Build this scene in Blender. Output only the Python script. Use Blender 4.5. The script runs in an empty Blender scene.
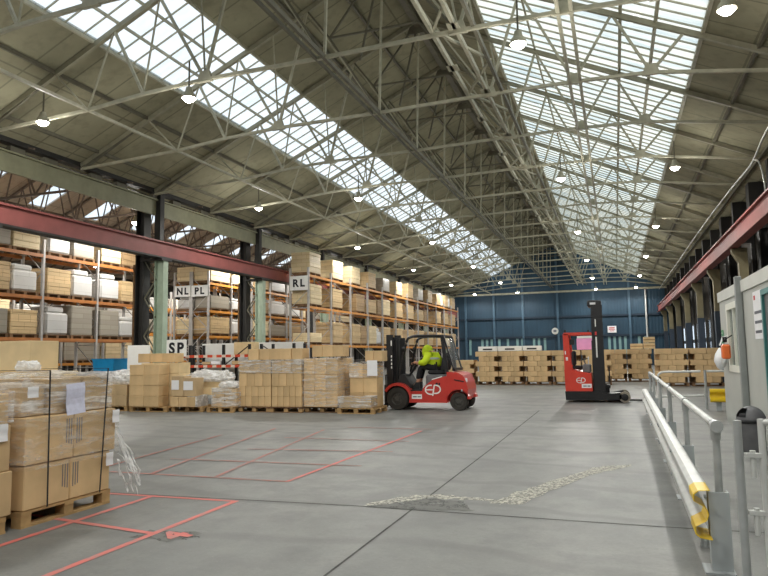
import bpy, bmesh, math, random
from mathutils import Vector, Matrix, noise
random.seed(7)
sc = bpy.context.scene
COL = sc.collection
PI = math.pi
ORD = 'first second third fourth fifth sixth seventh eighth ninth tenth eleventh twelfth thirteenth fourteenth fifteenth sixteenth seventeenth eighteenth nineteenth twentieth'.split()

# ------------------------------------------------------------------ helpers
class MB:
    """collects shapes into one mesh"""
    def __init__(s): s.v = []; s.f = []; s.m = []; s.cur = 0
    def add(s, vs, fs):
        b = len(s.v); s.v += [tuple(v) for v in vs]; s.f += [tuple(b + i for i in f) for f in fs]; s.m += [s.cur] * len(fs); return s
    def box(s, x0, x1, y0, y1, z0, z1):
        return s.add([(x0,y0,z0),(x1,y0,z0),(x1,y1,z0),(x0,y1,z0),(x0,y0,z1),(x1,y0,z1),(x1,y1,z1),(x0,y1,z1)],
                     [(0,3,2,1),(4,5,6,7),(0,1,5,4),(1,2,6,5),(2,3,7,6),(3,0,4,7)])
    def cbox(s, x0, x1, y0, y1, z0, z1, c=.006):
        """box with chamfered edges"""
        bm = bmesh.new(); m = bmesh.ops.create_cube(bm, size=1)
        for v in bm.verts: v.co = Vector(((x0+x1)/2+v.co.x*(x1-x0), (y0+y1)/2+v.co.y*(y1-y0), (z0+z1)/2+v.co.z*(z1-z0)))
        bmesh.ops.bevel(bm, geom=bm.edges[:], offset=c, segments=1, affect='EDGES')
        bm.verts.index_update()
        s.add([v.co for v in bm.verts], [[v.index for v in f.verts] for f in bm.faces]); bm.free(); return s
    def bar(s, p, q, w, h, up=(0,0,1)):
        p = Vector(p); q = Vector(q); d = (q-p).normalized(); u = Vector(up)
        if abs(d.dot(u)) > .97: u = Vector((1,0,0))
        r = d.cross(u).normalized(); u = r.cross(d).normalized()
        o = [r*a*w/2 + u*b*h/2 for a, b in ((-1,-1),(1,-1),(1,1),(-1,1))]
        return s.add([p+k for k in o]+[q+k for k in o], [(0,1,2,3),(7,6,5,4),(0,4,5,1),(1,5,6,2),(2,6,7,3),(3,7,4,0)])
    def tube(s, pts, r, n=8, caps=True):
        pts = [Vector(p) for p in pts]; b = len(s.v); vs = []; fs = []
        for i, p in enumerate(pts):
            d = (pts[min(i+1,len(pts)-1)] - pts[max(i-1,0)]).normalized()
            u = Vector((0,0,1)) if abs(d.z) < .95 else Vector((1,0,0))
            a = d.cross(u).normalized(); c = a.cross(d).normalized()
            rr = r[i] if isinstance(r, (list,tuple)) else r
            for k in range(n):
                t = 2*PI*k/n; vs.append(p + a*math.cos(t)*rr + c*math.sin(t)*rr)
        for i in range(len(pts)-1):
            for k in range(n):
                fs.append((i*n+k, i*n+(k+1)%n, (i+1)*n+(k+1)%n, (i+1)*n+k))
        if caps:
            fs.append(tuple(range(n-1,-1,-1))); fs.append(tuple((len(pts)-1)*n+k for k in range(n)))
        return s.add(vs, fs)
    def prism(s, poly, a, b, axis='y'):
        """polygon in the plane normal to axis, extruded from a to b"""
        def P(u, w, t): return {'y':(u,t,w),'x':(t,u,w),'z':(u,w,t)}[axis]
        n = len(poly); vs = [P(u,w,a) for u,w in poly]+[P(u,w,b) for u,w in poly]
        fs = [tuple(range(n)), tuple(range(2*n-1,n-1,-1))]+[(i,(i+1)%n,n+(i+1)%n,n+i) for i in range(n)]
        return s.add(vs, fs)
    def lathe(s, prof, c=(0,0,0), axis='z', n=24):
        vs = []; fs = []; m = len(prof)
        for k in range(n):
            t = 2*PI*k/n; ct, st = math.cos(t), math.sin(t)
            for r, h in prof:
                q = {'z':(r*ct,r*st,h),'y':(r*ct,h,r*st),'x':(h,r*ct,r*st)}[axis]
                vs.append((c[0]+q[0],c[1]+q[1],c[2]+q[2]))
        for k in range(n):
            k2 = (k+1)%n
            for i in range(m-1): fs.append((k*m+i,k2*m+i,k2*m+i+1,k*m+i+1))
        return s.add(vs, fs)
    def ribbon(s, pts, w, y, th=.006, closed=False):
        """flat stroke in a plane facing -y, following 2D points (x,z)"""
        n = len(pts); L = []
        for i in range(n):
            a = Vector(pts[(i-1)%n] if closed or i else pts[0]); b = Vector(pts[(i+1)%n] if closed or i<n-1 else pts[-1])
            d = (b-a).normalized(); nn = Vector((-d.y,d.x))*w/2; p = Vector(pts[i]); L.append((p+nn,p-nn))
        vs = []; fs = []
        for a, b in L: vs += [(a.x,y,a.y),(b.x,y,b.y),(a.x,y+th,a.y),(b.x,y+th,b.y)]
        for i in range(n if closed else n-1):
            j = (i+1)%n; i4, j4 = i*4, j*4
            fs += [(i4,j4,j4+1,i4+1),(i4+2,i4+3,j4+3,j4+2),(i4,i4+2,j4+2,j4),(i4+1,j4+1,j4+3,i4+3)]
        return s.add(vs, fs)
    def mesh(s, name):
        me = bpy.data.meshes.new(name); me.from_pydata(s.v, [], s.f); me.update()
        bm = bmesh.new(); bm.from_mesh(me); bmesh.ops.recalc_face_normals(bm, faces=bm.faces); bm.to_mesh(me); bm.free()
        return me

def link(o, parent=None):
    COL.objects.link(o)
    if parent is not None: o.parent = parent
    return o
def obj(name, mb, mat, parent=None, smooth=False, loc=None):
    me = mb if isinstance(mb, bpy.types.Mesh) else mb.mesh(name)
    if not me.materials:
        for m in (mat if isinstance(mat, (list,tuple)) else [mat]): me.materials.append(m)
    if not isinstance(mb, bpy.types.Mesh) and isinstance(mat, (list,tuple)):
        for p, k in zip(me.polygons, mb.m): p.material_index = k
    if smooth:
        for p in me.polygons: p.use_smooth = True
        try: me.set_sharp_from_angle(angle=.7)
        except Exception: pass
    o = link(bpy.data.objects.new(name, me), parent)
    if loc is not None: o.location = loc
    return o
def tag(o, label, cat, group=None):
    o['label'] = label; o['category'] = cat
    if group: o['group'] = group
    return o
def thing(name, label, cat, loc=(0,0,0), rotz=0, group=None):
    o = link(bpy.data.objects.new(name, None)); o.location = loc; o.rotation_euler = (0,0,rotz); o.empty_display_size = .2
    return tag(o, label, cat, group)
def struct(name, mb, mat, parent=None, **k):
    o = obj(name, mb, mat, parent, **k)
    if parent is None: o['kind'] = 'structure'
    return o
def kids(o): return [c for c in bpy.data.objects if c.parent == o]
def dup(root, loc, rotz=None, label=None, group=None, tree=None):
    """copy of a thing with copies of its parts and sub-parts"""
    r = root.copy(); COL.objects.link(r); r.location = loc
    if rotz is not None: r.rotation_euler = (0,0,rotz)
    if label: r['label'] = label
    if group: r['group'] = group
    for ch, subs in tree:
        c = ch.copy(); COL.objects.link(c); c.parent = r
        for g in subs:
            d = g.copy(); COL.objects.link(d); d.parent = c
    return r
def tree_of(root): return [(c, kids(c)) for c in kids(root)]

# ------------------------------------------------------------------ materials
def srgb(r, g, b):
    f = lambda c: (c/255/12.92) if c/255 <= .04045 else ((c/255+.055)/1.055)**2.4
    return (f(r), f(g), f(b), 1)
class NT:
    def __init__(s, name):
        s.m = bpy.data.materials.new(name); s.m.use_nodes = True; s.t = s.m.node_tree
        s.b = s.t.nodes['Principled BSDF']; s.out = s.t.nodes['Material Output']
    def n(s, kind, **k):
        x = s.t.nodes.new(kind)
        for a, v in k.items():
            if a.startswith('i_'):
                x.inputs[a[2:].replace('_',' ')].default_value = v
            else: setattr(x, a, v)
        return x
    def l(s, a, b): s.t.links.new(a, b)
    def coord(s, which='Object', scale=(1,1,1)):
        c = s.n('ShaderNodeTexCoord'); m = s.n('ShaderNodeMapping'); m.inputs['Scale'].default_value = scale
        s.l(c.outputs[which], m.inputs['Vector']); return m.outputs['Vector']
    def noise(s, vec, scale, detail=3, rough=.55):
        x = s.n('ShaderNodeTexNoise'); x.inputs['Scale'].default_value = scale; x.inputs['Detail'].default_value = detail; x.inputs['Roughness'].default_value = rough
        s.l(vec, x.inputs['Vector']); return x.outputs['Fac']
    def ramp(s, fac, *stops):
        r = s.n('ShaderNodeValToRGB'); e = r.color_ramp.elements
        while len(e) < len(stops): e.new(.5)
        for k, (p, c) in zip(e, stops): k.position = p; k.color = c
        s.l(fac, r.inputs['Fac']); return r.outputs['Color']
    def mix(s, fac, a, b, mode='MIX'):
        x = s.n('ShaderNodeMix', data_type='RGBA', blend_type=mode)
        for v, k in ((fac, 0), (a, 6), (b, 7)):
            if hasattr(v, 'links') or isinstance(v, bpy.types.NodeSocket): s.l(v, x.inputs[k])
            else: x.inputs[k].default_value = v
        return x.outputs[2]
    def math(s, op, a, b=0.0):
        x = s.n('ShaderNodeMath', operation=op)
        for v, k in ((a,0),(b,1)):
            if isinstance(v, bpy.types.NodeSocket): s.l(v, x.inputs[k])
            else: x.inputs[k].default_value = v
        return x.outputs[0]
    def bump(s, h, strength=.3, dist=.02):
        x = s.n('ShaderNodeBump'); x.inputs['Strength'].default_value = strength; x.inputs['Distance'].default_value = dist
        s.l(h, x.inputs['Height']); s.l(x.outputs['Normal'], s.b.inputs['Normal'])
    def done(s, col, rough=.6, metal=0, spec=.4):
        if isinstance(col, bpy.types.NodeSocket): s.l(col, s.b.inputs['Base Color'])
        else: s.b.inputs['Base Color'].default_value = col
        s.b.inputs['Roughness'].default_value = rough; s.b.inputs['Metallic'].default_value = metal
        s.b.inputs['Specular IOR Level'].default_value = spec
        return s.m
def plain(name, rgb, rough=.6, metal=0, var=.12, scale=6, spec=.4, obj_var=0):
    """painted surface with slight mottling; obj_var shifts the brightness from object to object"""
    t = NT(name); v = t.coord(); c = srgb(*rgb)
    n = t.noise(v, scale)
    lo = tuple(x*(1-var) for x in c[:3])+(1,); hi = tuple(min(1,x*(1+var)) for x in c[:3])+(1,)
    col = t.ramp(n, (.3, lo), (.7, hi))
    if obj_var:
        oi = t.n('ShaderNodeObjectInfo'); f = t.math('ADD', t.math('MULTIPLY', oi.outputs['Random'], obj_var*2), 1-obj_var)
        x = t.n('ShaderNodeVectorMath', operation='SCALE'); t.l(col, x.inputs[0]); t.l(f, x.inputs['Scale']); col = x.outputs[0]
    return t.done(col, rough, metal, spec)

M = {}
def build_materials():
    # floor: worn grey concrete
    t = NT('concrete'); v = t.coord()
    a = t.noise(v, .35, 5, .6); b = t.noise(v, 2.2, 6, .65); c = t.noise(v, 30, 3)
    vs = t.coord('Object', (1.6,.35,1)); d = t.noise(vs, 1.3, 4, .6)
    col = t.ramp(a, (.3, srgb(122,124,122)), (.7, srgb(146,146,142)))
    col = t.mix(t.ramp(b, (.42,(0,0,0,1)),(.72,(.55,.55,.55,1))), col, srgb(106,107,105))
    col = t.mix(t.ramp(d, (.5,(0,0,0,1)),(.8,(.4,.4,.4,1))), col, srgb(160,158,152))
    col = t.mix(t.ramp(c, (.45,(0,0,0,1)),(.75,(.25,.25,.25,1))), col, srgb(104,104,101))
    e = t.noise(v, .9, 6, .72); col = t.mix(t.ramp(e, (.5,(0,0,0,1)),(.62,(.6,.6,.6,1))), col, srgb(110,111,110))
    wv = t.n('ShaderNodeTexWave', wave_type='RINGS'); wv.inputs['Scale'].default_value = .22; wv.inputs['Distortion'].default_value = 9; wv.inputs['Detail'].default_value = 4; wv.inputs['Detail Scale'].default_value = .8; t.l(v, wv.inputs['Vector'])
    col = t.mix(t.ramp(wv.outputs['Fac'], (.9,(0,0,0,1)),(.99,(.32,.32,.32,1))), col, srgb(96,96,95))
    sp_ = t.noise(v, 55, 2); col = t.mix(t.ramp(sp_, (.66,(0,0,0,1)),(.74,(.35,.35,.35,1))), col, srgb(178,176,170))
    t.bump(c, .08, .01); M['floor'] = t.done(col, .5, 0, .35)
    # roof boards, olive grey with panel seams and stains
    def roof(name, c0, c1, cs):
        t = NT(name); v = t.coord(); n1 = t.noise(v, .5, 4); n2 = t.noise(v, 3, 4)
        col = t.ramp(n1, (.3, srgb(*c0)), (.7, srgb(*c1)))
        sep = t.n('ShaderNodeSeparateXYZ'); t.l(v, sep.inputs[0])
        def seam(s, per, wd):
            m = t.math('MODULO', t.math('ADD', s, 200.0), per); return t.math('LESS_THAN', m, wd)
        sm = t.math('MAXIMUM', seam(sep.outputs[1], 1.206, .05), seam(sep.outputs[0], 1.9, .05))
        col = t.mix(t.math('MULTIPLY', sm, .55), col, srgb(*cs))
        col = t.mix(t.ramp(n2, (.5,(0,0,0,1)),(.75,(.4,.4,.4,1))), col, srgb(*cs))
        return t.done(col, .85, 0, .2)
    M['roof'] = roof('olive_roof_boards', (134,131,109), (162,158,132), (92,89,72))
    M['roof_brown'] = roof('brown_roof_boards', (164,148,130), (186,168,146), (120,106,92))
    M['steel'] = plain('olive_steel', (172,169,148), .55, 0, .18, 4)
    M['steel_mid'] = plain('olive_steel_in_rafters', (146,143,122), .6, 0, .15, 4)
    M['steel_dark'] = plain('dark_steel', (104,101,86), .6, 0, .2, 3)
    M['steel_brown'] = plain('brown_steel', (112,98,86), .7, 0, .25, 3)
    M['black_steel'] = plain('blackened_steel', (40,39,37), .6, 0, .25, 3)
    M['green'] = plain('sage_green_paint', (140,140,114), .5, 0, .12, 3)
    M['green_pale'] = plain('pale_green_paint', (160,176,156), .5, 0, .12, 3)
    M['khaki'] = plain('khaki_paint', (120,112,86), .6, 0, .2, 2)
    M['rust'] = plain('rusty_steel', (112,84,56), .8, 0, .3, 5)
    M['red_beam'] = plain('oxide_red_paint', (132,74,70), .6, 0, .12, 2)
    M['navy'] = plain('navy_plate', (44,54,66), .6, 0, .15, 2)
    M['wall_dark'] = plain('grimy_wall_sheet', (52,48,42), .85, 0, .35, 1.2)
    # blue end wall: ribbed sheet
    t = NT('blue_cladding'); v = t.coord(); sep = t.n('ShaderNodeSeparateXYZ'); t.l(v, sep.inputs[0])
    w = t.math('ABSOLUTE', t.math('SUBTRACT', t.math('MODULO', t.math('ADD', sep.outputs[0], 100.0), .3), .15))
    n1 = t.noise(v, .35, 4); n2 = t.noise(t.coord('Object', (3,1,.4)), 1.2, 4)
    col = t.ramp(n1, (.3, srgb(34,60,78)), (.7, srgb(46,76,96)))
    col = t.mix(t.ramp(n2, (.5,(0,0,0,1)),(.8,(.45,.45,.45,1))), col, srgb(28,50,68))
    t.bump(t.math('MULTIPLY', w, 6.0), .5, .04); M['blue'] = t.done(col, .55, 0, .4)
    M['blue_rail'] = plain('dark_blue_steel', (30,48,64), .5, 0, .1)
    M['blue_post'] = plain('blue_grey_steel', (72,100,120), .5, 0, .1)
    # rooflight glazing
    def glass(name, c0, c1, c2, trans):
        t = NT(name); v = t.coord(); n = t.noise(t.coord('Object', (.5,2.2,.5)), 1.1, 4); n2 = t.noise(v, .3, 2)
        col = t.ramp(n, (.3, c0), (.55, c1), (.8, c2))
        col = t.mix(t.ramp(n2, (.4,(0,0,0,1)),(.7,(.6,.6,.6,1))), col, c1)
        tr = t.n('ShaderNodeBsdfTransparent'); tl = t.n('ShaderNodeBsdfTranslucent'); gl = t.n('ShaderNodeBsdfGlossy'); gl.inputs['Roughness'].default_value = .15
        t.l(col, tr.inputs[0]); t.l(col, tl.inputs[0])
        m1 = t.n('ShaderNodeMixShader'); m1.inputs[0].default_value = trans; t.l(tl.outputs[0], m1.inputs[1]); t.l(tr.outputs[0], m1.inputs[2])
        m2 = t.n('ShaderNodeMixShader'); m2.inputs[0].default_value = .04; t.l(m1.outputs[0], m2.inputs[1]); t.l(gl.outputs[0], m2.inputs[2])
        t.l(m2.outputs[0], t.out.inputs['Surface']); return t.m
    M['glass_clear'] = glass('clean_rooflight_glass', (.86,.93,.97,1), (.93,.97,1,1), (.97,.99,1,1), .8)
    M['glass_dirty'] = glass('dirty_rooflight_glass', (.72,.8,.83,1), (.93,.95,.92,1), (.96,.93,.84,1), .75)
    M['pane'] = glass('window_glass', (.8,.9,.95,1), (.9,.95,1,1), (.95,.98,1,1), .8)
    # cardboard
    def card(name, c, var=.12, wrap=0, gloss=.75):
        t = NT(name); v = t.coord(); oi = t.n('ShaderNodeObjectInfo')
        n = t.noise(v, 2.5, 3); n2 = t.noise(t.coord('Object', (3,3,14)), 6, 2)
        lo = tuple(x*.86 for x in srgb(*c)[:3])+(1,); hi = tuple(min(1,x*1.1) for x in srgb(*c)[:3])+(1,)
        col = t.ramp(n, (.3, lo), (.7, hi))
        f = t.math('ADD', t.math('MULTIPLY', oi.outputs['Random'], var*2), 1-var)
        x = t.n('ShaderNodeVectorMath', operation='SCALE'); t.l(col, x.inputs[0]); t.l(f, x.inputs['Scale'])
        t.bump(n2, .06, .01); return t.done(x.outputs[0], gloss, 0, .3)
    M['card'] = card('brown_cardboard', (208,178,134)); M['card_pale'] = card('pale_cardboard', (222,198,154), .08)
    M['card_dark'] = card('wrapped_brown_cardboard', (196,170,132), .1, 0, .4)
    # brickwork of cartons on the rack loads
    def bricks(name, c, mort, w=.42, h=.24, gloss=.6, msize=.01):
        t = NT(name); v = t.coord(); sep = t.n('ShaderNodeSeparateXYZ'); t.l(v, sep.inputs[0]); cb = t.n('ShaderNodeCombineXYZ')
        t.l(t.math('ADD', sep.outputs[0], sep.outputs[1]), cb.inputs[0]); t.l(sep.outputs[2], cb.inputs[1])
        b = t.n('ShaderNodeTexBrick'); t.l(cb.outputs[0], b.inputs['Vector']); b.inputs['Scale'].default_value = 1
        b.inputs['Brick Width'].default_value = w; b.inputs['Row Height'].default_value = h; b.inputs['Mortar Size'].default_value = msize; b.offset = .5
        s = srgb(*c); b.inputs['Color1'].default_value = tuple(x*.9 for x in s[:3])+(1,); b.inputs['Color2'].default_value = tuple(min(1,x*1.08) for x in s[:3])+(1,); b.inputs['Mortar'].default_value = srgb(*mort)
        oi = t.n('ShaderNodeObjectInfo'); f = t.math('ADD', t.math('MULTIPLY', oi.outputs['Random'], .3), .85)
        x = t.n('ShaderNodeVectorMath', operation='SCALE'); t.l(b.outputs['Color'], x.inputs[0]); t.l(f, x.inputs['Scale'])
        n = t.noise(v, 5, 4); t.bump(n, .15, .03); return t.done(x.outputs[0], gloss, 0, .4)
    M['load_brown'] = bricks('wrapped_cartons_brown', (206,178,134), (172,144,104), .52, .275)
    M['load_pale'] = bricks('wrapped_cartons_pale', (224,204,164), (198,174,132), .6, .2)
    M['load_grey'] = bricks('wrapped_goods_grey', (158,150,136), (138,130,116), 1.1, .2, .35)
    M['load_white'] = bricks('white_film_goods', (222,220,216), (188,184,178), 1.3, .33, .3, .006)
    M['load_dark'] = bricks('wrapped_cartons_dark', (166,138,100), (128,102,72), .5, .3)
    # stretch film, its white sheen and folds painted in by noise
    def film(name, cover, stretch=(1,1,9), sc_=2.2, base=0, rough=.28):
        t = NT(name); v = t.coord('Object', stretch); n = t.noise(v, sc_, 5, .65); n2 = t.noise(t.coord('Object', (2,2,3)), 2.5, 3)
        f = t.math('MULTIPLY', t.ramp(n, (.45,(.05,.05,.05,1)),(.72,(1,1,1,1))), cover)
        f = t.math('ADD', f, t.math('MULTIPLY', t.ramp(n2, (.5,(0,0,0,1)),(.75,(1,1,1,1))), cover*.45))
        f = t.math('MINIMUM', t.math('ADD', f, base), .96)
        tr = t.n('ShaderNodeBsdfTransparent'); t.b.inputs['Base Color'].default_value = (.93,.93,.92,1); t.b.inputs['Roughness'].default_value = rough
        t.b.inputs['Specular IOR Level'].default_value = .7
        t.bump(n, .6, .03)
        m = t.n('ShaderNodeMixShader'); t.l(f, m.inputs[0]); t.l(tr.outputs[0], m.inputs[1]); t.l(t.b.outputs[0], m.inputs[2]); t.l(m.outputs[0], t.out.inputs['Surface']); return t.m
    M['film'] = film('clear_stretch_film', .8); M['film_thick'] = film('crumpled_stretch_film', .5, (1,1,1.5), 5, .42, .4)
    M['film_mid'] = film('loose_stretch_film', .5); M['film_thin'] = film('tight_stretch_film', .36, (1.5,1.5,7), 2.5)
    M['wood'] = plain('pallet_wood', (176,144,100), .8, 0, .25, 5, .2, .15)
    M['wood_dark'] = plain('old_pallet_wood', (118,92,68), .85, 0, .3, 5, .2, .2)
    M['orange'] = plain('orange_rack_paint', (206,138,56), .45, 0, .12, 2, .4, .1)
    M['orange_brown'] = plain('aged_orange_rack_paint', (176,112,58), .5, 0, .15, 2, .4, .1)
    M['rack_grey'] = plain('galvanised_upright', (176,172,168), .45, .1, .12, 4)
    M['rack_dark'] = plain('dark_rack_brace', (96,90,84), .6, 0, .1)
    M['galv'] = plain('galvanised_steel', (176,180,180), .38, .35, .12, 8)
    M['galv_pale'] = plain('bright_galvanised_steel', (206,208,205), .42, .25, .08, 6)
    M['galv_dull'] = plain('dull_galvanised_plate', (172,178,180), .5, .1, .12, 3)
    M['yellow'] = plain('yellow_tape', (232,196,40), .4, 0, .06)
    M['fl_red'] = plain('forklift_red_paint', (196,58,50), .3, 0, .06, 3, .5)
    M['rt_red'] = plain('reach_truck_red_paint', (214,66,50), .32, 0, .06, 3, .5)
    M['black'] = plain('black_paint', (32,32,34), .4, 0, .2, 4)
    M['black_matt'] = plain('matt_black_plastic', (40,40,42), .7, 0, .2, 5)
    M['dark_grey'] = plain('dark_grey_plastic', (104,104,106), .45, 0, .15, 5)
    M['rubber'] = plain('tyre_rubber', (56,53,49), .85, 0, .2, 7)
    M['hub'] = plain('wheel_hub_steel', (82,80,76), .5, .3, .2, 7)
    M['pale_tyre'] = plain('worn_pale_tyre', (150,142,128), .8, 0, .2, 7)
    M['white'] = plain('white_paint', (236,236,232), .5, 0, .03)
    M['paper'] = plain('white_paper', (238,238,240), .7, 0, .03)
    M['paper_blue'] = plain('printed_paper', (216,218,238), .7, 0, .08, 22)
    M['ink'] = plain('black_ink', (24,24,30), .6)
    M['ink_grey'] = plain('grey_print', (110,112,120), .7)
    M['ink_red'] = plain('red_print', (200,60,60), .6)
    M['cabin'] = plain('cabin_grey_panel', (186,188,182), .5, 0, .04, 2)
    M['cabin_pale'] = plain('cabin_fascia', (206,207,200), .5, 0, .04, 2)
    M['cabin_post'] = plain('cabin_grey_post', (146,150,148), .45, 0, .06)
    M['teal'] = plain('teal_paint', (70,132,130), .45, 0, .06)
    M['window_white'] = plain('white_window_frame', (232,232,220), .45, 0, .03)
    M['orange_plastic'] = plain('orange_plastic', (226,110,52), .5, 0, .06)
    M['blue_plastic'] = plain('blue_plastic', (28,140,196), .4, 0, .08)
    M['green_sign'] = plain('green_safety_sign', (60,150,100), .5, 0, .05)
    M['pink'] = plain('pink_foam', (244,168,214), .8, 0, .05)
    M['strip'] = plain('daylight_toned_strip', (132,168,168), .5, 0, .12, 2)  # daylight through the strips is put into this opaque pale colour
    M['bag'] = plain('white_polythene', (232,234,236), .35, 0, .06, 8)
    M['line_red'] = None
    t = NT('worn_red_floor_paint'); v = t.coord(); n = t.noise(v, 7, 5, .7); n2 = t.noise(v, 1.2, 3)
    col = t.mix(t.ramp(n, (.5,(0,0,0,1)),(.72,(.9,.9,.9,1))), srgb(222,118,110), srgb(164,142,136)); col = t.mix(t.ramp(n2, (.4,(0,0,0,1)),(.75,(.5,.5,.5,1))), col, srgb(190,136,128))
    M['line_red'] = t.done(col, .6)
    t = NT('faded_red_floor_paint'); v = t.coord(); n = t.noise(v, 5, 5, .7); M['line_faded'] = t.done(t.ramp(n, (.35, srgb(186,112,102)), (.65, srgb(150,132,126))), .6)
    t = NT('worn_joint'); v = t.coord(); n = t.noise(v, 3, 4); M['joint'] = t.done(t.ramp(n, (.3, srgb(62,62,60)), (.7, srgb(98,98,95))), .9)
    def cut(t, col, n, at):
        t.done(col, .85); tr = t.n('ShaderNodeBsdfTransparent'); m = t.n('ShaderNodeMixShader'); t.l(t.ramp(n, (at-.06,(0,0,0,1)),(at+.06,(1,1,1,1))), m.inputs[0])
        t.l(tr.outputs[0], m.inputs[1]); t.l(t.b.outputs[0], m.inputs[2]); t.l(m.outputs[0], t.out.inputs['Surface']); return t.m
    t = NT('pale_scar'); v = t.coord(); n = t.noise(v, 9, 5, .7); n = t.noise(v, 20, 6, .75); M['scar'] = cut(t, t.ramp(n, (.35, srgb(160,158,150)), (.6, srgb(206,203,190))), n, .47)
    t = NT('dark_patch'); v = t.coord(); n = t.noise(v, 6, 5, .7); M['patch'] = cut(t, t.ramp(n, (.35, srgb(112,113,110)), (.7, srgb(126,126,122))), n, .44)
    M['hivis'] = plain('hi_vis_yellow_cloth', (206,232,44), .7, 0, .1, 9)
    M['reflect'] = plain('reflective_band', (176,182,176), .4, 0, .05)
    M['trousers'] = plain('black_trousers', (34,34,38), .85, 0, .2, 8)
    M['skin'] = plain('skin', (190,140,114), .6, 0, .05)
    t = NT('lamp_lens'); e = t.n('ShaderNodeEmission'); e.inputs['Color'].default_value = (1,.98,.94,1); e.inputs['Strength'].default_value = 40
    t.l(e.outputs[0], t.out.inputs['Surface']); M['lamp'] = t.m
    t = NT('clear_pane'); tr = t.n('ShaderNodeBsdfTransparent'); tr.inputs[0].default_value = (.9,.93,.93,1); m = t.n('ShaderNodeMixShader'); m.inputs[0].default_value = .14
    t.b.inputs['Base Color'].default_value = (.6,.63,.63,1); t.b.inputs['Roughness'].default_value = .12
    t.l(tr.outputs[0], m.inputs[1]); t.l(t.b.outputs[0], m.inputs[2]); t.l(m.outputs[0], t.out.inputs['Surface']); M['clear'] = t.m
    M['tape'] = plain('brown_parcel_tape', (166,128,80), .35, 0, .05)
    t = NT('red_white_tape'); v = t.coord(); sep = t.n('ShaderNodeSeparateXYZ'); t.l(v, sep.inputs[0])
    s = t.math('LESS_THAN', t.math('MODULO', t.math('ADD', sep.outputs[0], 50.0), .36), .2)
    M['hazard'] = t.done(t.mix(s, srgb(226,206,190), srgb(206,74,44)), .5)
build_materials()

# ------------------------------------------------------------------ camera and light
cam_d = bpy.data.cameras.new('camera'); cam = link(bpy.data.objects.new('camera', cam_d)); sc.camera = cam
cam_d.sensor_width = 36; cam_d.lens = 664/768*36; cam_d.clip_end = 300; cam_d.clip_start = .05
cam.location = (0,0,1.5)
rm = Matrix.Rotation(math.radians(19.03),3,'Z') @ Matrix.Rotation(math.radians(90+5.67),3,'X') @ Matrix.Rotation(-.0159,3,'Z')
cam.rotation_euler = rm.to_euler()
w = bpy.data.worlds.new('sky'); sc.world = w; w.use_nodes = True; nt = w.node_tree; bg = nt.nodes['Background']
tc = nt.nodes.new('ShaderNodeTexCoord'); nz = nt.nodes.new('ShaderNodeTexNoise'); nz.inputs['Scale'].default_value = 3.2; nz.inputs['Detail'].default_value = 5
rp = nt.nodes.new('ShaderNodeValToRGB'); rp.color_ramp.elements[0].position = .38; rp.color_ramp.elements[0].color = (.88,.94,1,1); rp.color_ramp.elements[1].position = .62; rp.color_ramp.elements[1].color = (1,1,1,1)
nt.links.new(tc.outputs['Generated'], nz.inputs['Vector']); nt.links.new(nz.outputs['Fac'], rp.inputs['Fac']); nt.links.new(rp.outputs['Color'], bg.inputs['Color'])
bg.inputs['Strength'].default_value = 1.35
vs_ = sc.view_settings; vs_.view_transform = 'Standard'; vs_.look = 'None'; vs_.gamma = 1; vs_.use_curve_mapping = False; vs_.exposure = 0
sc.cycles.max_bounces = 8; sc.cycles.diffuse_bounces = 4; sc.cycles.transparent_max_bounces = 12; sc.cycles.use_denoising = True
sc.cycles.sample_clamp_indirect = 4

# ------------------------------------------------------------------ the hall
YF = 70.4; YB = -14.0; XL = -16.3; XR = 5.6; RX = -5.6; RZ = 12.5; SL = .46
def zr(x): return RZ - SL*abs(x-RX)
HX = -26.5                                     # ridge of the next hall
def zr2(x): return RZ - SL*abs(x-HX)
struct('floor', MB().box(-37.5, 8, YB-1, YF+1, -.3, 0), M['floor'])

def slope(f, x0, x1, y0, y1, th=.12):
    m = MB(); z0, z1 = f(x0), f(x1)
    return m.add([(x0,y0,z0),(x1,y0,z1),(x1,y1,z1),(x0,y1,z0),(x0,y0,z0+th),(x1,y0,z1+th),(x1,y1,z1+th),(x0,y1,z0+th)],
                 [(0,3,2,1),(4,5,6,7),(0,1,5,4),(1,2,6,5),(2,3,7,6),(3,0,4,7)])
SKL = (-12.12,-9.85); SKR = (-3.3,2.28)
for a, b in ((XL,SKL[0]),(SKL[1],RX),(RX,SKR[0]),(SKR[1],XR+.3)):
    struct('ceiling', slope(zr, a, b, YB, YF), M['roof'])
def rooflight(nm, f, a, b, y0, y1, mat, bars, rails, barmat):
    o = struct(nm, slope(lambda x: f(x)+.05, a, b, y0, y1, .012), mat)
    m = MB(); n = int((y1-y0)/bars)
    for i in range(n+1):
        y = y0+(y1-y0)*i/n; m.bar((a,y,f(a)+.02),(b,y,f(b)+.02), .03,.04)
    obj('glazing_bar', m, barmat, o)
    for x, wd in rails: obj('glazing_rail', MB().bar((x,y0,f(x)-.02),(x,y1,f(x)-.02), wd, .08), barmat, o)
    return o
rooflight('window_1', zr, SKL[0], SKL[1], YB, YF-.05, M['glass_clear'], .6, ((SKL[0],.07),(-11.35,.04),(-10.6,.04),(SKL[1],.07)), M['steel'])
rooflight('window_2', zr, SKR[0], SKR[1], YB, YF-.05, M['glass_dirty'], .452, ((SKR[0],.08),(-1.9,.05),(.5,.08),(1.28,.08),(SKR[1],.08)), M['steel'])
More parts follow.
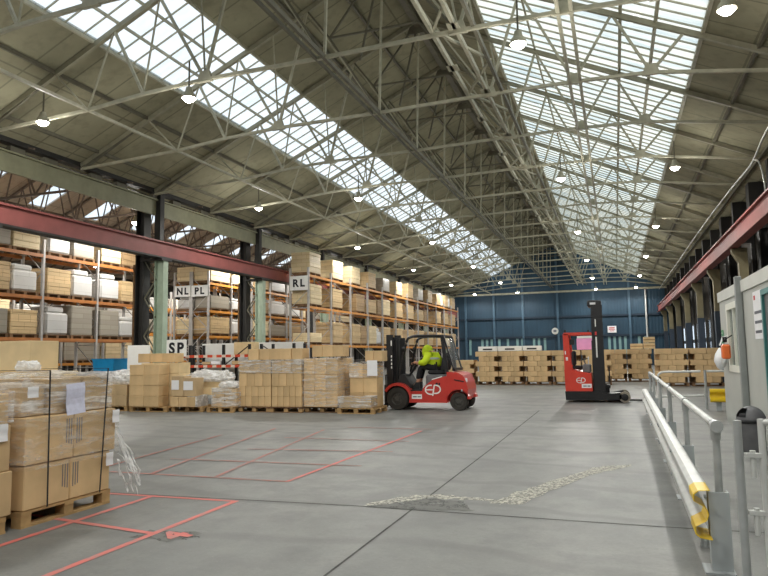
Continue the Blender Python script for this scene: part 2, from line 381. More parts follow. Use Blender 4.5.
# the next hall's roof with short rooflight strips on its far slope
struct('ceiling', slope(zr2, HX, XL, YB, YF), M['roof_brown'])
struct('ceiling', slope(zr2, -36.7, -31.3, YB, YF), M['roof_brown']); struct('ceiling', slope(zr2, -29.1, HX, YB, YF), M['roof_brown'])
ys = [12.4+4.18*k for k in range(14)]; prev = YB; k = 3
for y in ys:
    struct('ceiling', slope(zr2, -31.3, -29.1, prev, y-.6), M['roof_brown'])
    struct('window_%d' % k, slope(lambda x: zr2(x)+.05, -31.3, -29.1, y-.6, y+.6, .012), M['glass_clear']); k += 1; prev = y+.6
struct('ceiling', slope(zr2, -31.3, -29.1, prev, YF), M['roof_brown'])
# end wall, gable shaped
struct('wall_far', MB().prism([(XL,0),(XR+.3,0),(XR+.3,zr(XR+.3)+.1),(RX,RZ+.1),(XL,zr(XL)+.1)], YF, YF+.3, 'y'), M['blue'])
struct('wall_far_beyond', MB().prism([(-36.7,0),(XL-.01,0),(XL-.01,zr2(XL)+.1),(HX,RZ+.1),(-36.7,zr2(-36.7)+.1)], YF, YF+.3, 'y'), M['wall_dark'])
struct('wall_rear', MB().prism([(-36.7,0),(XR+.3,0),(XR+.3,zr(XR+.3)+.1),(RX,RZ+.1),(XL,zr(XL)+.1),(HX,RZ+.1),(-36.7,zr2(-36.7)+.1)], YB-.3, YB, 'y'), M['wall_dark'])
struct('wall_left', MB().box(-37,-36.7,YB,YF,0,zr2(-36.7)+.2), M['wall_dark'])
# the cabin-side wall with daylit panes between the columns
RC = [13.6+6.7*k for k in range(9)]            # column lines on that side: 13.6 ... 67.2
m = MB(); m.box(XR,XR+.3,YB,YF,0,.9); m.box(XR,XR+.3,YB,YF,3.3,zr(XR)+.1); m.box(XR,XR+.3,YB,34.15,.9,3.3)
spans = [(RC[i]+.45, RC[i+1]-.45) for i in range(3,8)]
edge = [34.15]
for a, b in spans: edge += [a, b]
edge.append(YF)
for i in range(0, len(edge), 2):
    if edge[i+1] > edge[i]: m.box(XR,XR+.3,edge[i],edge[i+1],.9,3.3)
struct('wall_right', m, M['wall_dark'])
for a, b in spans:
    o = struct('window_%d' % k, MB().box(XR+.1,XR+.115,a,b,.9,3.3), M['pane']); k += 1
    obj('window_frame', MB().box(XR+.02,XR+.08,a,b,1.95,2.2).box(XR+.02,XR+.08,(a+b)/2-.05,(a+b)/2+.05,.9,1.95), M['navy'], o)
# posts, rails and pale strips on the blue wall
for x in (-15.0,-11.96,-8.94,-5.4,-1.87,1.53): struct('blue_wall_pillar', MB().box(x-.1,x+.1,YF-.22,YF-.02,0,zr(x)-.05), M['blue_post'])
struct('wall_beam', MB().box(XL,XR,YF-.2,YF-.02,4.9,5.1), M['blue_rail'])
struct('wall_beam', MB().box(XL,XR,YF-.2,YF-.02,2.9,3.1), M['blue_rail'])
struct('wall_beam', MB().box(XL,XR,YF-.3,YF-.02,7.5,7.68), M['steel'])
for i, x in enumerate((-14.6,-13.3,-12.8,-12.3,-11.5,-10.6,-9.6,-9.1,-7.9,-7.4,-6.8,-4.8,-.5,0,.5,1.0,2.3,2.9)):
    struct('wall_panel', MB().box(x-.12,x+.12,YF-.05,YF-.01,1.2,2.86), M['strip'])
tag(obj('drain_pipe', MB().tube([(3.06,YF-.3,.02),(3.06,YF-.3,7.45)], .09, 10), M['galv_pale'], smooth=True), 'pale vertical pipe on the blue end wall beside the last lamp', 'pipe')

# ------------------------------------------------------------------ roof steel
TY = [12.9+3.62*i for i in range(-3,16)]
BOT = [(-15.9,7.55),(-12.26,7.73),(-10.58,7.9),(-8.82,8.0),(-5.75,8.03),(-2.75,8.1),(-.65,8.12),(1.12,8.08),(4.6,7.6)]
def rz_(x): return zr(x)-.1
TOP = [-13.35,-11.5,-10.15,-7.9,-5.6,-3.3,-1.9,.3,1.9]
def bn(i): return (BOT[i][0],0,BOT[i][1])
def tp(x): return (x,0,rz_(x))
tr = thing('roof_truss', 'olive steel roof truss', 'roof truss', (0,0,0), 0, 'roof trusses of the main hall')
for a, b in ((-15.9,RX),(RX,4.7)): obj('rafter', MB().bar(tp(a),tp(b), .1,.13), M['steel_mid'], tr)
m = MB()
for i in range(len(BOT)-1): m.bar(bn(i), bn(i+1), .075,.075)
obj('tie_bar', m, M['steel'], tr)
web = [(1,-11.5,.05),(2,-11.5,.09),(2,-10.15,.05),(3,-10.15,.09),(3,-7.9,.09),(4,-7.9,.06),(4,-5.6,.08),(3,-9.0,.05),(5,-5.6,.06),(5,-3.3,.06),(5,-1.9,.09),(6,-1.9,.08),(6,.3,.08),(7,.3,.08),(7,1.9,.09),(1,-13.35,.05)]
for i, x, t_ in web: obj('strut', MB().bar(bn(i), tp(x), t_*.72, t_*.72), M['steel'], tr)
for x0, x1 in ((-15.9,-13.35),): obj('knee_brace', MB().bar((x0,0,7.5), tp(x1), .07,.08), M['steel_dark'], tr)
# braces fanning out from the ridge
for x0 in (-7.2,-6.3,-4.6):
    zb = 10.4 if x0 != -6.3 else 9.6
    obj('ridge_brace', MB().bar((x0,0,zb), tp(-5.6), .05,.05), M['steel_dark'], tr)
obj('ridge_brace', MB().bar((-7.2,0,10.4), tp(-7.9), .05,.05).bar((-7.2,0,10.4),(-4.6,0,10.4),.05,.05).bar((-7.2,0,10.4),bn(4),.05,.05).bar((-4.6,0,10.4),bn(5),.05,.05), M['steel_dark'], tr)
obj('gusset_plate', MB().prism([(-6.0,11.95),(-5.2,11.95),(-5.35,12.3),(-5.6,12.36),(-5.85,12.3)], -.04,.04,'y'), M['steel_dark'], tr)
for i in (3,5,6,7):
    x, z = BOT[i]; obj('gusset_plate', MB().prism([(x-.2,z-.06),(x+.2,z-.06),(x+.12,z+.2),(x-.12,z+.2)], -.045,.045,'y'), M['steel'], tr)
tt = tree_of(tr)
tr.location = (0,TY[0],0); n = len(TY)
for i, y in enumerate(TY):
    o = tr if i == 0 else dup(tr, (0,y,0), tree=tt)
    o['label'] = 'olive steel roof truss of the main hall, %s from the blue end wall' % ORD[n-1-i]
# runners along the hall
def runner(x, z, w_, h_, mat): struct('ceiling_beam', MB().bar((x,YB,z),(x,YF-.25,z), w_, h_), mat)
runner(-12.26,7.73,.07,.07,M['steel']); runner(-5.75,8.03,.07,.1,M['steel_dark']); runner(-5.95,8.03,.05,.08,M['steel_dark'])
runner(-.75,8.12,.07,.1,M['steel']); runner(-.5,8.12,.07,.1,M['steel'])
for x in (-15.2,-13.35,-8.3,-6.9,-4.4,3.4,4.75): runner(x, zr(x)-.06, .07,.1, M['steel_dark'])
runner(RX, RZ-.2, .25,.25, M['steel_dark'])
# lattice girder lying between the ties
la = thing('lattice_girder', 'long olive lattice girder hung lengthways under the roof ridge', 'girder', (-2.85,0,8.12))
for x in (-.45,.05,.42): obj('chord', MB().bar((x,YB,.06),(x,YF-.3,.06), .07,.12), M['steel'] if x < .4 else M['steel_dark'], la)
m = MB(); y = 2.04-3.62*2; s = 1
while y < YF-2:
    m.bar((-.45*s+(.0),y,.1),(.42*s,y+1.81,.1), .06,.05); s = -s; y += 1.81
obj('lacing_bar', m, M['steel'], la)
m = MB(); y = 5.66-3.62*3+1.8
while y < YF-2: m.box(-.55,-.3,y-.16,y+.16,.0,.02); m.box(-.08,.16,y+1.5,y+1.8,0,.02); y += 3.62
obj('lattice_plate', m, M['steel'], la)
# next hall: lighter trusses
t2 = thing('roof_truss', 'brown lattice truss', 'roof truss', (0,0,0), 0, 'roof trusses of the side hall')
for a, b in ((XL-.5,HX),(HX,-36.6)): obj('rafter', MB().bar((a,0,zr2(a)-.14),(b,0,zr2(b)-.14), .1,.12), M['steel_brown'], t2)
obj('tie_bar', MB().bar((-36.6,0,7.6),(-16.8,0,7.6), .08,.08), M['steel_brown'], t2)
for i in range(9):
    xa = -35.5+i*2.2; obj('strut', MB().bar((xa,0,7.6),(xa+1.1,0,zr2(xa+1.1)-.15), .05,.05).bar((xa+1.1,0,zr2(xa+1.1)-.15),(xa+2.2,0,7.6), .05,.05), M['steel_brown'], t2)
t2t = tree_of(t2); t2.location = (0,14.5,0)
for i in range(13):
    o = t2 if i == 0 else dup(t2, (0,14.5+4.18*i,0), tree=t2t)
    o['label'] = 'brown lattice roof truss in the side hall, %s from its far end' % ORD[12-i]
for x in (-34,-31.4,-28.8,-24,-21,-18.5): struct('ceiling_beam', MB().bar((x,YB,zr2(x)-.06),(x,YF-.1,zr2(x)-.06), .1,.12), M['steel_brown'])

# ------------------------------------------------------------------ columns, crane beams, eaves
LC = [20.65+7.4*k for k in range(-2,7)]
lc = thing('crane_column', 'x', 'column', (0,0,0), 0, 'columns between the halls')
m = MB(); m.box(-.14,.14,-.2,-.17,0,5.1).box(-.14,.14,.17,.2,0,5.1).box(-.015,.015,-.17,.17,0,5.1)
m2 = MB(); m2.v = [(y,x,z) for x,y,z in m.v]; m2.f = m.f; m2.m = m.m
obj('crane_leg', m2, M['green_pale'], lc)
m = MB(); m.box(-1.02,-.98,-.2,.2,0,7.5).box(-.7,-.66,-.2,.2,0,7.5).box(-.98,-.7,-.02,.02,0,7.5); obj('roof_leg', m, M['black_steel'], lc)
obj('rusty_plate', MB().box(-1.1,-1.04,-.22,.22,0,5.0), M['rust'], lc)
m = MB(); z = .2; s = 0
while z < 4.6: m.bar((-.66,.1,z+(.0 if s else .7)),(-.16,.1,z+(.7 if s else .0)), .06,.03); m.bar((-.66,-.1,z+(.0 if s else .7)),(-.16,-.1,z+(.7 if s else .0)), .06,.03); z += .7; s = 1-s
obj('lacing_bar', m, M['steel_dark'], lc)
obj('cap_plate', MB().box(-.75,.25,-.3,.3,5.1,5.18), M['black_steel'], lc)
lct = tree_of(lc); lc.location = (-15.95,LC[0],0)
for i, y in enumerate(LC):
    o = lc if i == 0 else dup(lc, (-15.95,y,0), tree=lct)
    o['label'] = {2:'green and black steel column behind the stacks, beside the SP sign',3:'green and black steel column between the PL sign and the RL sign'}.get(i, 'green and black steel column under the red crane beam, %s from the end wall' % ORD[len(LC)-1-i])
def ibeam(name, x, y0, y1, z0, z1, w_, mat):
    m = MB(); m.box(x-.02,x+.02,y0,y1,z0+.05,z1-.05).box(x-w_/2,x+w_/2,y0,y1,z1-.05,z1).box(x-w_/2,x+w_/2,y0,y1,z0,z0+.05)
    y = y0+1
    while y < y1: m.box(x-w_/2+.02,x+w_/2-.02,y-.01,y+.01,z0+.05,z1-.05); y += 7.24
    return struct(name, m, mat)
struct('crane_rail_beam', MB().box(-16.0,-15.9,YB,YF-.4,5.25,5.83).box(-16.1,-15.8,YB,YF-.4,5.78,5.84), M['red_beam'])
struct('crane_rail_beam', MB().box(-16.15,-15.78,YB,YF-.4,5.19,5.25).box(-16.05,-16.0,YB,YF-.4,5.25,5.7), M['black_steel'])
struct('eaves_beam', MB().box(-16.25,-16.15,YB,YF-.4,6.85,7.42).box(-16.32,-16.05,YB,YF-.4,7.40,7.45), M['green'])
struct('gutter_beam', MB().box(-16.6,-15.9,YB,YF-.4,7.62,7.8), M['black_steel'])
m = MB(); y = YB+1
while y < YF-1: m.box(-16.3,-16.1,y-.25,y+.25,7.4,7.7); y += 1.21 if int(y) % 3 else 1.9
struct('gutter_beam', m, M['steel_dark'])
for y in LC: struct('eaves_pillar', MB().box(-16.2,-15.95,y-.12,y+.12,5.84,7.65), M['black_steel'])
# cabin side
rc = thing('crane_column', 'x', 'column', (0,0,0), 0, 'columns on the cabin side')
obj('crane_leg', MB().prism([(-.15,0),(.15,0),(.15,5.13),(-.36,5.13),(-.36,5.0),(-.15,4.6)], -.16,.16,'y'), M['khaki'], rc)
obj('navy_casing', MB().box(-.165,.165,-.2,.2,0,3.2), M['navy'], rc)
obj('roof_leg', MB().box(.55,.6,-.2,.2,0,7.3).box(.85,.9,-.2,.2,0,7.3).box(.6,.85,-.02,.02,0,7.3), M['black_steel'], rc)
rct = tree_of(rc); rc.location = (4.55,RC[0],0)
for i, y in enumerate(RC):
    o = rc if i == 0 else dup(rc, (4.55,y,0), tree=rct)
    o['label'] = 'khaki column with navy foot on the cabin side, %s from the end wall' % ORD[len(RC)-1-i]
for i in range(8):
    y = RC[i]+3.35; struct('side_wall_pillar', MB().box(5.45,5.58,y-.12,y+.12,0,7.3), M['black_steel'])
struct('crane_rail_beam', MB().box(4.17,4.27,YB,YF-.4,5.19,5.76).box(4.07,4.4,YB,YF-.4,5.72,5.78).box(4.07,4.4,YB,YF-.4,5.14,5.19), M['red_beam'])
for i in range(9):
    for q, wd in ((0,.28),(3.35,.16)): struct('side_wall_pillar', MB().box(4.85,5.55,RC[i]+q-wd,RC[i]+q+wd,5.8,7.5), M['black_steel'])
pts = [(4.3,10,7.78),(4.3,16,7.74),(4.3,20.4,7.58),(4.3,22.6,7.27),(4.3,24,7.24),(4.3,27,7.34),(4.3,36.2,7.43),(4.3,50,7.4),(4.3,61,7.4),(4.3,69,7.32)]
def smooth_path(p, n=4):
    p = [Vector(a) for a in p]; out = []
    for i in range(len(p)-1):
        a, b, c, d = p[max(i-1,0)], p[i], p[i+1], p[min(i+2,len(p)-1)]
        for k in range(n):
            t_ = k/n; out.append(.5*((2*b)+(c-a)*t_+(2*a-5*b+4*c-d)*t_*t_+(3*b-a-3*c+d)*t_**3))
    return out+[p[-1]]
cb = thing('power_cable', 'pale power cable slung along the roof edge above the cabin', 'cable', (0,0,0))
obj('cable_run', MB().tube(smooth_path(pts), .03, 6), M['galv_pale'], cb, True)
obj('cable_drop', MB().tube(smooth_path([(4.3,22.6,7.27),(4.3,21.9,7.0),(4.3,21.4,6.4),(4.3,21.35,5.8)]), .025, 6), M['galv_pale'], cb, True)

# ------------------------------------------------------------------ lamps
lp = thing('pendant_high_bay_lamp', 'x', 'lamp', (0,0,0), 0, 'high bay lamps')
obj('housing', MB().lathe([(.0,.26),(.07,.26),(.09,.16),(.14,.1),(.165,.0),(.15,.0)], n=16), M['steel'], lp, True)
obj('lens', MB().lathe([(.0,-.1),(.06,-.085),(.11,-.05),(.14,.0),(.12,.03)], n=16), M['lamp'], lp, True)
obj('stem', MB().tube([(0,0,.26),(0,0,.9)], .02, 6), M['steel_dark'], lp)
ld = bpy.data.lights.new('high_bay', 'SPOT'); ld.spot_size = math.radians(172); ld.spot_blend = .25; ld.energy = 325; ld.color = (1,.97,.91); ld.shadow_soft_size = .16
lu = bpy.data.lights.new('high_bay_spill', 'POINT'); lu.energy = 85; lu.color = (1,.97,.91); lu.shadow_soft_size = .2
ltree = tree_of(lp); LZ = 7.46; first = True
def lamp(x, y, z, label, group):
    global first
    o = lp if first else dup(lp, (x,y,z), tree=ltree)
    first = False; o.location = (x,y,z); o['label'] = label; o['group'] = group
    l = link(bpy.data.objects.new('high_bay_light', ld), o); l.location = (0,0,-.3)
    l = link(bpy.data.objects.new('high_bay_spill', lu), o); l.location = (0,0,-.34)
rows = [(-13.4,'over the long rack'),(-9.05,'under the narrow rooflight'),(-1.5,'under the wide rooflight'),(2.15,'on the cabin side')]
ly = [-9.4,1.6,12.6,23.4,34.4,45.4,57.0,67.5]  # first row lies unseen behind the camera, added as fill light
for x, nm in rows:
    for i, y in enumerate(ly):
        lab = 'lit high bay lamp %s, %s from the blue end wall' % (nm, ORD[7-i])
        lamp(x, y, LZ, lab, 'lamps '+nm)
ld = ld.copy(); ld.energy = 620  # side hall lamps, mostly unseen, added to brighten that hall
for x, nm in ((-18.3,'over the column aisle'),(-23.2,'behind the PL rack'),(-29.5,'over the back aisle')):
    for i, y in enumerate((12,22,32,42,54)): lamp(x, y, 7.0, 'added lamp in the side hall %s, %s from its far end' % (nm, ORD[4-i]), 'lamps '+nm)

# ------------------------------------------------------------------ pallet racks
def rack(label, x, y0, bay, nb, levels, top, depth=1.0, beam='orange', group='pallet racks'):
    r = thing('pallet_rack', label, 'rack', (x,y0,0), 0, group)
    up = MB().box(-.05,.05,-.045,.045,0,top).mesh('upright'); foot = MB().box(-.09,.09,-.08,.08,0,.012).mesh('foot_plate')
    bm_ = MB().box(-.025,.025,.05,bay-.05,-.12,0).mesh('beam')
    br = MB(); z = .25; s = 0
    while z < top-.7:
        br.bar((-.02,0,z),(-depth+.02,0,z), .03,.03).bar((-.02 if s else -depth+.02,0,z),(-depth+.02 if s else -.02,0,z+.9), .03,.03); z += .9; s = 1-s
    br = br.mesh('frame_brace')
    for i in range(nb+1):
        for xx in (0,-depth): u = obj('upright', up, M['rack_grey'], r, loc=(xx,i*bay,0))
        obj('frame_brace', br, M['rack_grey'], r, loc=(0,i*bay,0))
    for i in range(nb):
        for z in levels:
            for xx in (.02,-depth-.02): obj('beam', bm_, M[beam], r, loc=(xx,i*bay,z))
    return r

# pallet geometry shared by all
def pallet_parts(L=1.2, W=1.0):
    deck = MB(); n = 7
    for i in range(n):
        y = -W/2 + (W-.1)*i/(n-1); deck.box(-L/2,L/2,y,y+.1,.122,.144)
    for x in (-L/2,-.06,L/2-.12): deck.box(x,x+.12,-W/2,W/2,.1,.122)
    blocks = MB()
    for x in (-L/2,-.06,L/2-.12):
        for y in (-W/2,-.06,W/2-.12): blocks.box(x+.004,x+.116,y+.004,y+.116,.022,.1)
    run = MB()
    for y in (-W/2,-.06,W/2-.12): run.box(-L/2,L/2,y,y+.12,0,.022)
    return deck.mesh('deck_board'), blocks.mesh('pallet_block'), run.mesh('bottom_board')
PD, PBk, PR = pallet_parts()
PB1 = MB().box(-.056,.056,-.056,.056,.023,.099).mesh('pallet_block')
def pallet(label, x, y, z=0, rot=0, group='wooden pallets', mat='wood', sx=1, sy=1):
    p = thing('wooden_pallet', label, 'pallet', (x,y,z), rot, group)
    near = 'far row' not in group
    for nm, me in ((('deck_board',PD),('bottom_board',PR)) if near else (('deck_board',PD),('pallet_block',PBk),('bottom_board',PR))):
        me2 = me if mat == 'wood' else me.copy()
        if mat != 'wood': me2.materials.clear()
        o = obj(nm, me2, M[mat], p); o.scale = (sx,sy,1)
    if near:
        for bx in (-.54,0,.54):
            for by in (-.44,0,.44): obj('pallet_block', PB1, M['wood'], p, loc=(bx*sx,by*sy,0))
    return p
# a wrapped load on its pallet: one thing that moves together
LOADS = {}
def load(kind, w_, d_, h, label, x, y, z, group):
    """w_ along the rack, d_ across it"""
    key = (kind, round(w_,2), round(d_,2), round(h,2))
    o = thing('pallet_load', label, 'pallet load', (x,y,z), 0, group)
    if key not in LOADS:
        pm = MB()
        for i in range(3):
            yy = -w_/2+(w_-.12)*i/2; pm.box(-d_/2,d_/2,yy,yy+.12,.0,.1)
        pm.box(-d_/2,d_/2,-w_/2,w_/2,.1,.13)
        blk = MB(); rnd = random.Random(hash(key) & 0xffff)
        if kind == 'white':
            blk.cbox(-d_/2+.03,d_/2-.03,-w_/2+.03,w_/2-.03,.134,h*.8,.07).cbox(-d_/2+.12,d_/2-.1,-w_/2+.1,w_/2-.2,h*.8+.003,h,.06)
        elif kind == 'grey':
            blk.cbox(-d_/2+.02,d_/2-.02,-w_/2+.02,w_/2-.02,.134,h,.03)
        else:
            q = h*.25
            zz = .134; i = 0
            while zz < h-.05:
                ins = .0 if i % 2 else .012
                z2 = min(h, zz+q); blk.cbox(-d_/2+ins,d_/2-ins,-w_/2+ins,w_/2-ins,zz,z2-.003,.012); zz = z2; i += 1
        LOADS[key] = (pm.mesh('pallet_base'), blk.mesh('wrapped_goods'))
    a, b = LOADS[key]
    obj('pallet_base', a, M['wood_dark'], o); mt = {'brown':'load_brown','pale':'load_pale','white':'load_white','grey':'load_grey','dark':'load_dark'}[kind]
    obj('wrapped_goods', b, M[mt], o); return o

WORD = {'brown':'brown carton load','pale':'pale carton load','white':'white wrapped load','grey':'grey wrapped load','dark':'dark carton load'}
LEV = ['lowest','middle','top']
# long rack with the RL sign
RLX, RLY, BAY = -14.36, 30.02, 2.8
RLL = [2.02,3.95,5.55]
rack('long orange and grey pallet rack running to the blue end wall', RLX, RLY, BAY, 12, RLL, 5.9)
rnd = random.Random(3)
RLK = {2:[('pale',1.55,.95)]*0}
TOPH = [1.15,1.12,1.1,1.08,1.0,1.02,1.15,1.0,1.12,1.05,1.15,1.1]
for li, z in enumerate(RLL):
    for b in range(12):
        lab = lambda k, ex='': '%s%s, %s level of the long rack, %s bay from the RL sign' % (WORD[k], ex, LEV[li], ORD[b])
        y = RLY + b*BAY
        if li == 2:
            k = 'pale' if b in (0,1,2,5) else ('grey' if b in (4,7) else 'brown')
            wd = 1.34 if b != 1 else 1.45
            load(k, wd, 1.05, TOPH[b], lab(k), RLX-.5, y+.12+wd/2+(0 if b else .0)+(.1 if b else 0), z+.002, 'loads on the long rack')
            if b in (9,10): load('white', .7, 1.0, 1.25, lab('white'), RLX-.5, y+2.2, z+.002, 'loads on the long rack')
        elif li == 1:
            if b == 8: continue
            k = 'brown' if b % 4 else 'pale'
            if b in (2,): k = 'dark'
            wd = 1.38; h = 1.14 if b not in (3,7) else .95
            load(k, wd, 1.05, h, lab(k), RLX-.5, y+(.2 if b != 2 else .9)+wd/2, z+.002, 'loads on the long rack')
            if b in (3,7): load('dark', .75, 1.0, 1.0, lab('dark'), RLX-.5, y+2.25, z+.002, 'loads on the long rack')
        else:
            h = .62 if b in (0,) else 1.25; k = 'pale' if b in (0,3) else 'brown'
            wd = 1.3
            load(k, wd, 1.05, h, lab(k), RLX-.5, y+.25+wd/2, z+.002, 'loads on the long rack')
            if b in (2,3,5,9): load('dark' if b != 3 else 'white', .95, 1.0, 1.15, lab('dark' if b != 3 else 'white'), RLX-.5, y+2.15, z+.002, 'loads on the long rack')
# rack beyond the columns, up to the corner
SX = -20.0
def side_rack(nm, lab, x, y0, bay, nb, levels, top, per, seed, gname, beam, where, skip=(), hs=(.95,1.3)):
    rack(lab, x, y0, bay, nb, levels, top, beam=beam)
    r = random.Random(seed); cnt = {}
    for li, z in enumerate(levels):
        lv = LEV[li] if len(levels) == 3 else ['lowest','second','third','top'][li]
        for b in range(nb):
            for q in range(per):
                if (li,b,q) in skip: continue
                k = r.choice(['white','white','grey','pale','brown','white','grey','dark'])
                wd = (bay-.3)/per - .08; h = r.uniform(*hs)
                if li == len(levels)-1: h = r.uniform(.85,1.1)
                pos = '' if per == 1 else (', near half' if q == 0 else ', far half')
                load(k, round(wd,2), 1.05, round(h,1), '%s on the %s level of %s, %s bay%s' % (WORD[k], lv, where, ORD[b], pos), x-.5, y0+b*bay+.15+(q+.5)*(bay-.3)/per, z+.002, gname)
LV = [1.5,2.29,3.83,5.4]
side_rack('a','tall orange rack at the open side, in front of the black and green column', SX, 10.78, 2.76, 5, [2.29,3.83,5.4], 5.95, 2, 11, 'loads on the open side rack', 'orange_brown', 'the open side rack')
for i in range(5): pass
side_rack('b','orange rack whose end carries the PL sign', SX, 29.75, 2.2, 9, [2.6,3.93,5.4], 6.0, 1, 5, 'loads on the PL rack', 'orange', 'the PL rack', hs=(.8,1.05))
side_rack('c','orange rack whose end carries the NL sign, back to back with the PL rack', -21.1, 29.75, 2.2, 9, [2.6,3.93,5.4], 6.0, 1, 8, 'loads on the NL rack', 'orange', 'the NL rack', skip=[(l,b,0) for l in range(3) for b in range(2,9)], hs=(.8,1.0))
side_rack('d','orange rack in the side hall, seen through the open side rack', -25.0, 14, 2.76, 9, [1.3,2.9,4.4], 5.4, 1, 21, 'loads on the second side rack', 'orange', 'the second side rack', skip=[(l,b,0) for l in range(3) for b in (6,7,8)])
side_rack('e','orange rack deepest in the side hall', -31.0, 16, 2.76, 10, [1.5,3.2,4.9], 5.9, 1, 31, 'loads on the deepest rack', 'orange_brown', 'the deepest rack', hs=(1.0,1.5))
# shallow shelf of small parts below the first beam of the open side rack
tag(obj('plastic_tub', MB().prism([(-.42,0),(.42,0),(.5,.5),(-.5,.5)], -.45,.45,'y').prism([(-.53,.5),(.53,.5),(.53,.54),(-.53,.54)], -.48,.48,'y'), M['blue_plastic'], loc=(-18.1,20.6,.95)), 'bright blue plastic tub on a carton behind the film wrapped stack', 'tub')
cb_ = obj('carton', MB().cbox(-.6,.6,-.5,.5,0,.94,.01), M['card_dark'], loc=(-18.1,20.6,.002)); tag(cb_, 'tall brown carton standing beneath the bright blue tub', 'carton')

# ------------------------------------------------------------------ hanging signs
def text_mesh(s, size, bold=.018, depth=.006, sp=1.35):
    cu = bpy.data.curves.new('lettering', 'FONT'); cu.body = s; cu.size = size; cu.align_x = 'CENTER'; cu.align_y = 'CENTER'; cu.offset = bold; cu.extrude = depth; cu.space_character = sp
    o = bpy.data.objects.new('tmp', cu); COL.objects.link(o)
    dg = bpy.context.evaluated_depsgraph_get(); me = bpy.data.meshes.new_from_object(o.evaluated_get(dg))
    bpy.data.objects.remove(o); me.materials.clear()
    me.transform(Matrix.Rotation(PI/2,4,'X')); return me
def sign(s, x0, x1, y, z0, z1, size, label):
    t = thing('letter_sign', label, 'sign', ((x0+x1)/2,y,(z0+z1)/2), 0, 'aisle letter signs')
    obj('sign_board', MB().box(-(x1-x0)/2,(x1-x0)/2,0,.02,-(z1-z0)/2,(z1-z0)/2), M['white'], t)
    obj('lettering', text_mesh(s, size), M['ink'], t, loc=(0,-.008,-.02)); return t
sign('NL', -21.98,-21.02, 29.6, 4.68,5.26, .5, 'white sign with black letters NL on a rack end')
sign('PL', -20.95,-19.96, 29.6, 4.66,5.24, .5, 'white sign with black letters PL on a rack end')
sign('RL', -15.3,-14.32, 29.85, 4.74,5.46, .52, 'white sign with black letters RL at the long rack end')
sign('SP', -14.73,-13.92, 19.42, 1.52,2.1, .52, 'white sign with black letters SP above the low rack')
# low rack with hazard striped beams behind the stacks
r = thing('low_rack', 'low black rack with red and white striped beams behind the stacks', 'rack', (-13.9,19.6,0))
for x in (-.4,.02,1.35,2.35,2.8,4.0):
    obj('upright', MB().box(x-.04,x+.04,-.04,.04,0,1.9).box(x-.04,x+.04,.76,.84,0,1.9), M['black'], r)
for z in (1.18,1.52): obj('beam', MB().box(-.4,4.0,-.08,-.045,z-.05,z+.04), M['hazard'], r)
obj('diagonal_brace', MB().bar((1.35,.04,1.2),(2.3,.04,1.85),.03,.03).bar((2.8,.04,1.85),(3.9,.04,1.2),.03,.03), M['black'], r)
for i, (x, wd, h, mt) in enumerate(((.62,.34,.1,'card_dark'),(1.0,.4,.12,'paper'),(1.9,.55,.12,'card'),(2.42,.3,.1,'card_dark'))):
    tag(obj('parcel', MB().cbox(-wd/2,wd/2,-.2,.2,0,h,.02), M[mt], loc=(-13.9+x,19.85,1.225)), ['flat dark parcel beside the SP sign on the low rack','flat white parcel on the low rack','wide brown parcel in the middle of the low rack','small dark parcel by the pale carton on the low rack'][i], 'parcel')
tag(obj('shelf_board', MB().box(-.36,3.96,.05,.75,1.19,1.215), M['wood_dark'], r), '', '') ; 
so = bpy.data.objects['shelf_board']; del so['label']; del so['category']
tag(obj('carton', MB().cbox(-.38,.38,-.2,.2,0,.42,.01), M['card_pale'], loc=(-12.0,20.16,1.56)), 'pale open carton on the top of the low striped rack', 'carton')
obj('shelf_board', MB().box(-.36,3.96,.05,.75,1.53,1.555), M['wood_dark'], r)
for i, (x0, x1, y, z1, lb) in enumerate(((-14.85,-14.0,17.6,1.9,'tall white board standing behind the carton stacks beside the SP sign'),(-14.3,-10.2,20.9,1.97,'long white panel standing behind the low striped rack'))):
    tag(obj('white_board', MB().cbox(x0,x1,y,y+.06,.0,z1,.008), M['white']), lb, 'board')

# ------------------------------------------------------------------ cartons and floor stacks
CM = {}
def carton(dx, dy, dz, x, y, z, label, group=None, mat='card', rot=0, tape=None):
    """x, y: centre; z: underside"""
    key = (round(dx,3),round(dy,3),round(dz,3),mat)
    if key not in CM: CM[key] = MB().cbox(-dx/2,dx/2,-dy/2,dy/2,0,dz,min(.008,dz*.05)).mesh('carton')
    o = obj('carton', CM[key], M[mat], loc=(x,y,z)); o.rotation_euler.z = rot
    tag(o, label, 'carton', group)
    if tape:   # brown parcel tape over the lid and down the face
        if tape == 'y': mb = MB().box(-.025,.025,-dy/2-.003,dy/2+.003,dz*.7,dz+.003)
        else: mb = MB().box(-dx/2-.003,dx/2+.003,-.025,.025,dz*.7,dz+.003)
        obj('parcel_tape', mb, M['tape'], o)
    return o
G = .006
def block(name, x0, x1, y0, y1, zs, nx, ny, mat='card', jit=.008, group=None, end='SP sign', seed=1, only=None, z0=.148):
    """rows of cartons; zs: layer heights"""
    rr = random.Random(seed); z = z0
    for li, h in enumerate(zs):
        n = nx[li] if isinstance(nx,(list,tuple)) else nx
        for j in range(ny):
            for i in range(n):
                if only and not only(li,j,i,n): continue
                dx = (x1-x0)/n-G; dy = (y1-y0)/ny-G
                jj = rr.uniform(-jit,jit) if j == 0 else 0
                lr = 'single layer' if len(zs) == 1 else ('bottom layer' if li == 0 else ('top layer' if li == len(zs)-1 else ORD[li]+' layer'))
                row = '' if ny == 1 else (', front row' if j == 0 else ', %s row back' % ORD[j])
                m_ = mat[li] if isinstance(mat,(list,tuple)) else mat
                carton(dx, dy, h-.003, x0+(i+.5)*(x1-x0)/n, y0+(j+.5)*(y1-y0)/ny+jj-(.008 if j==0 else 0), z, 'carton in %s, %s, %s from the %s%s' % (name, lr, ORD[i], end, row), group or 'cartons of '+name, m_)
        z += h
    return z
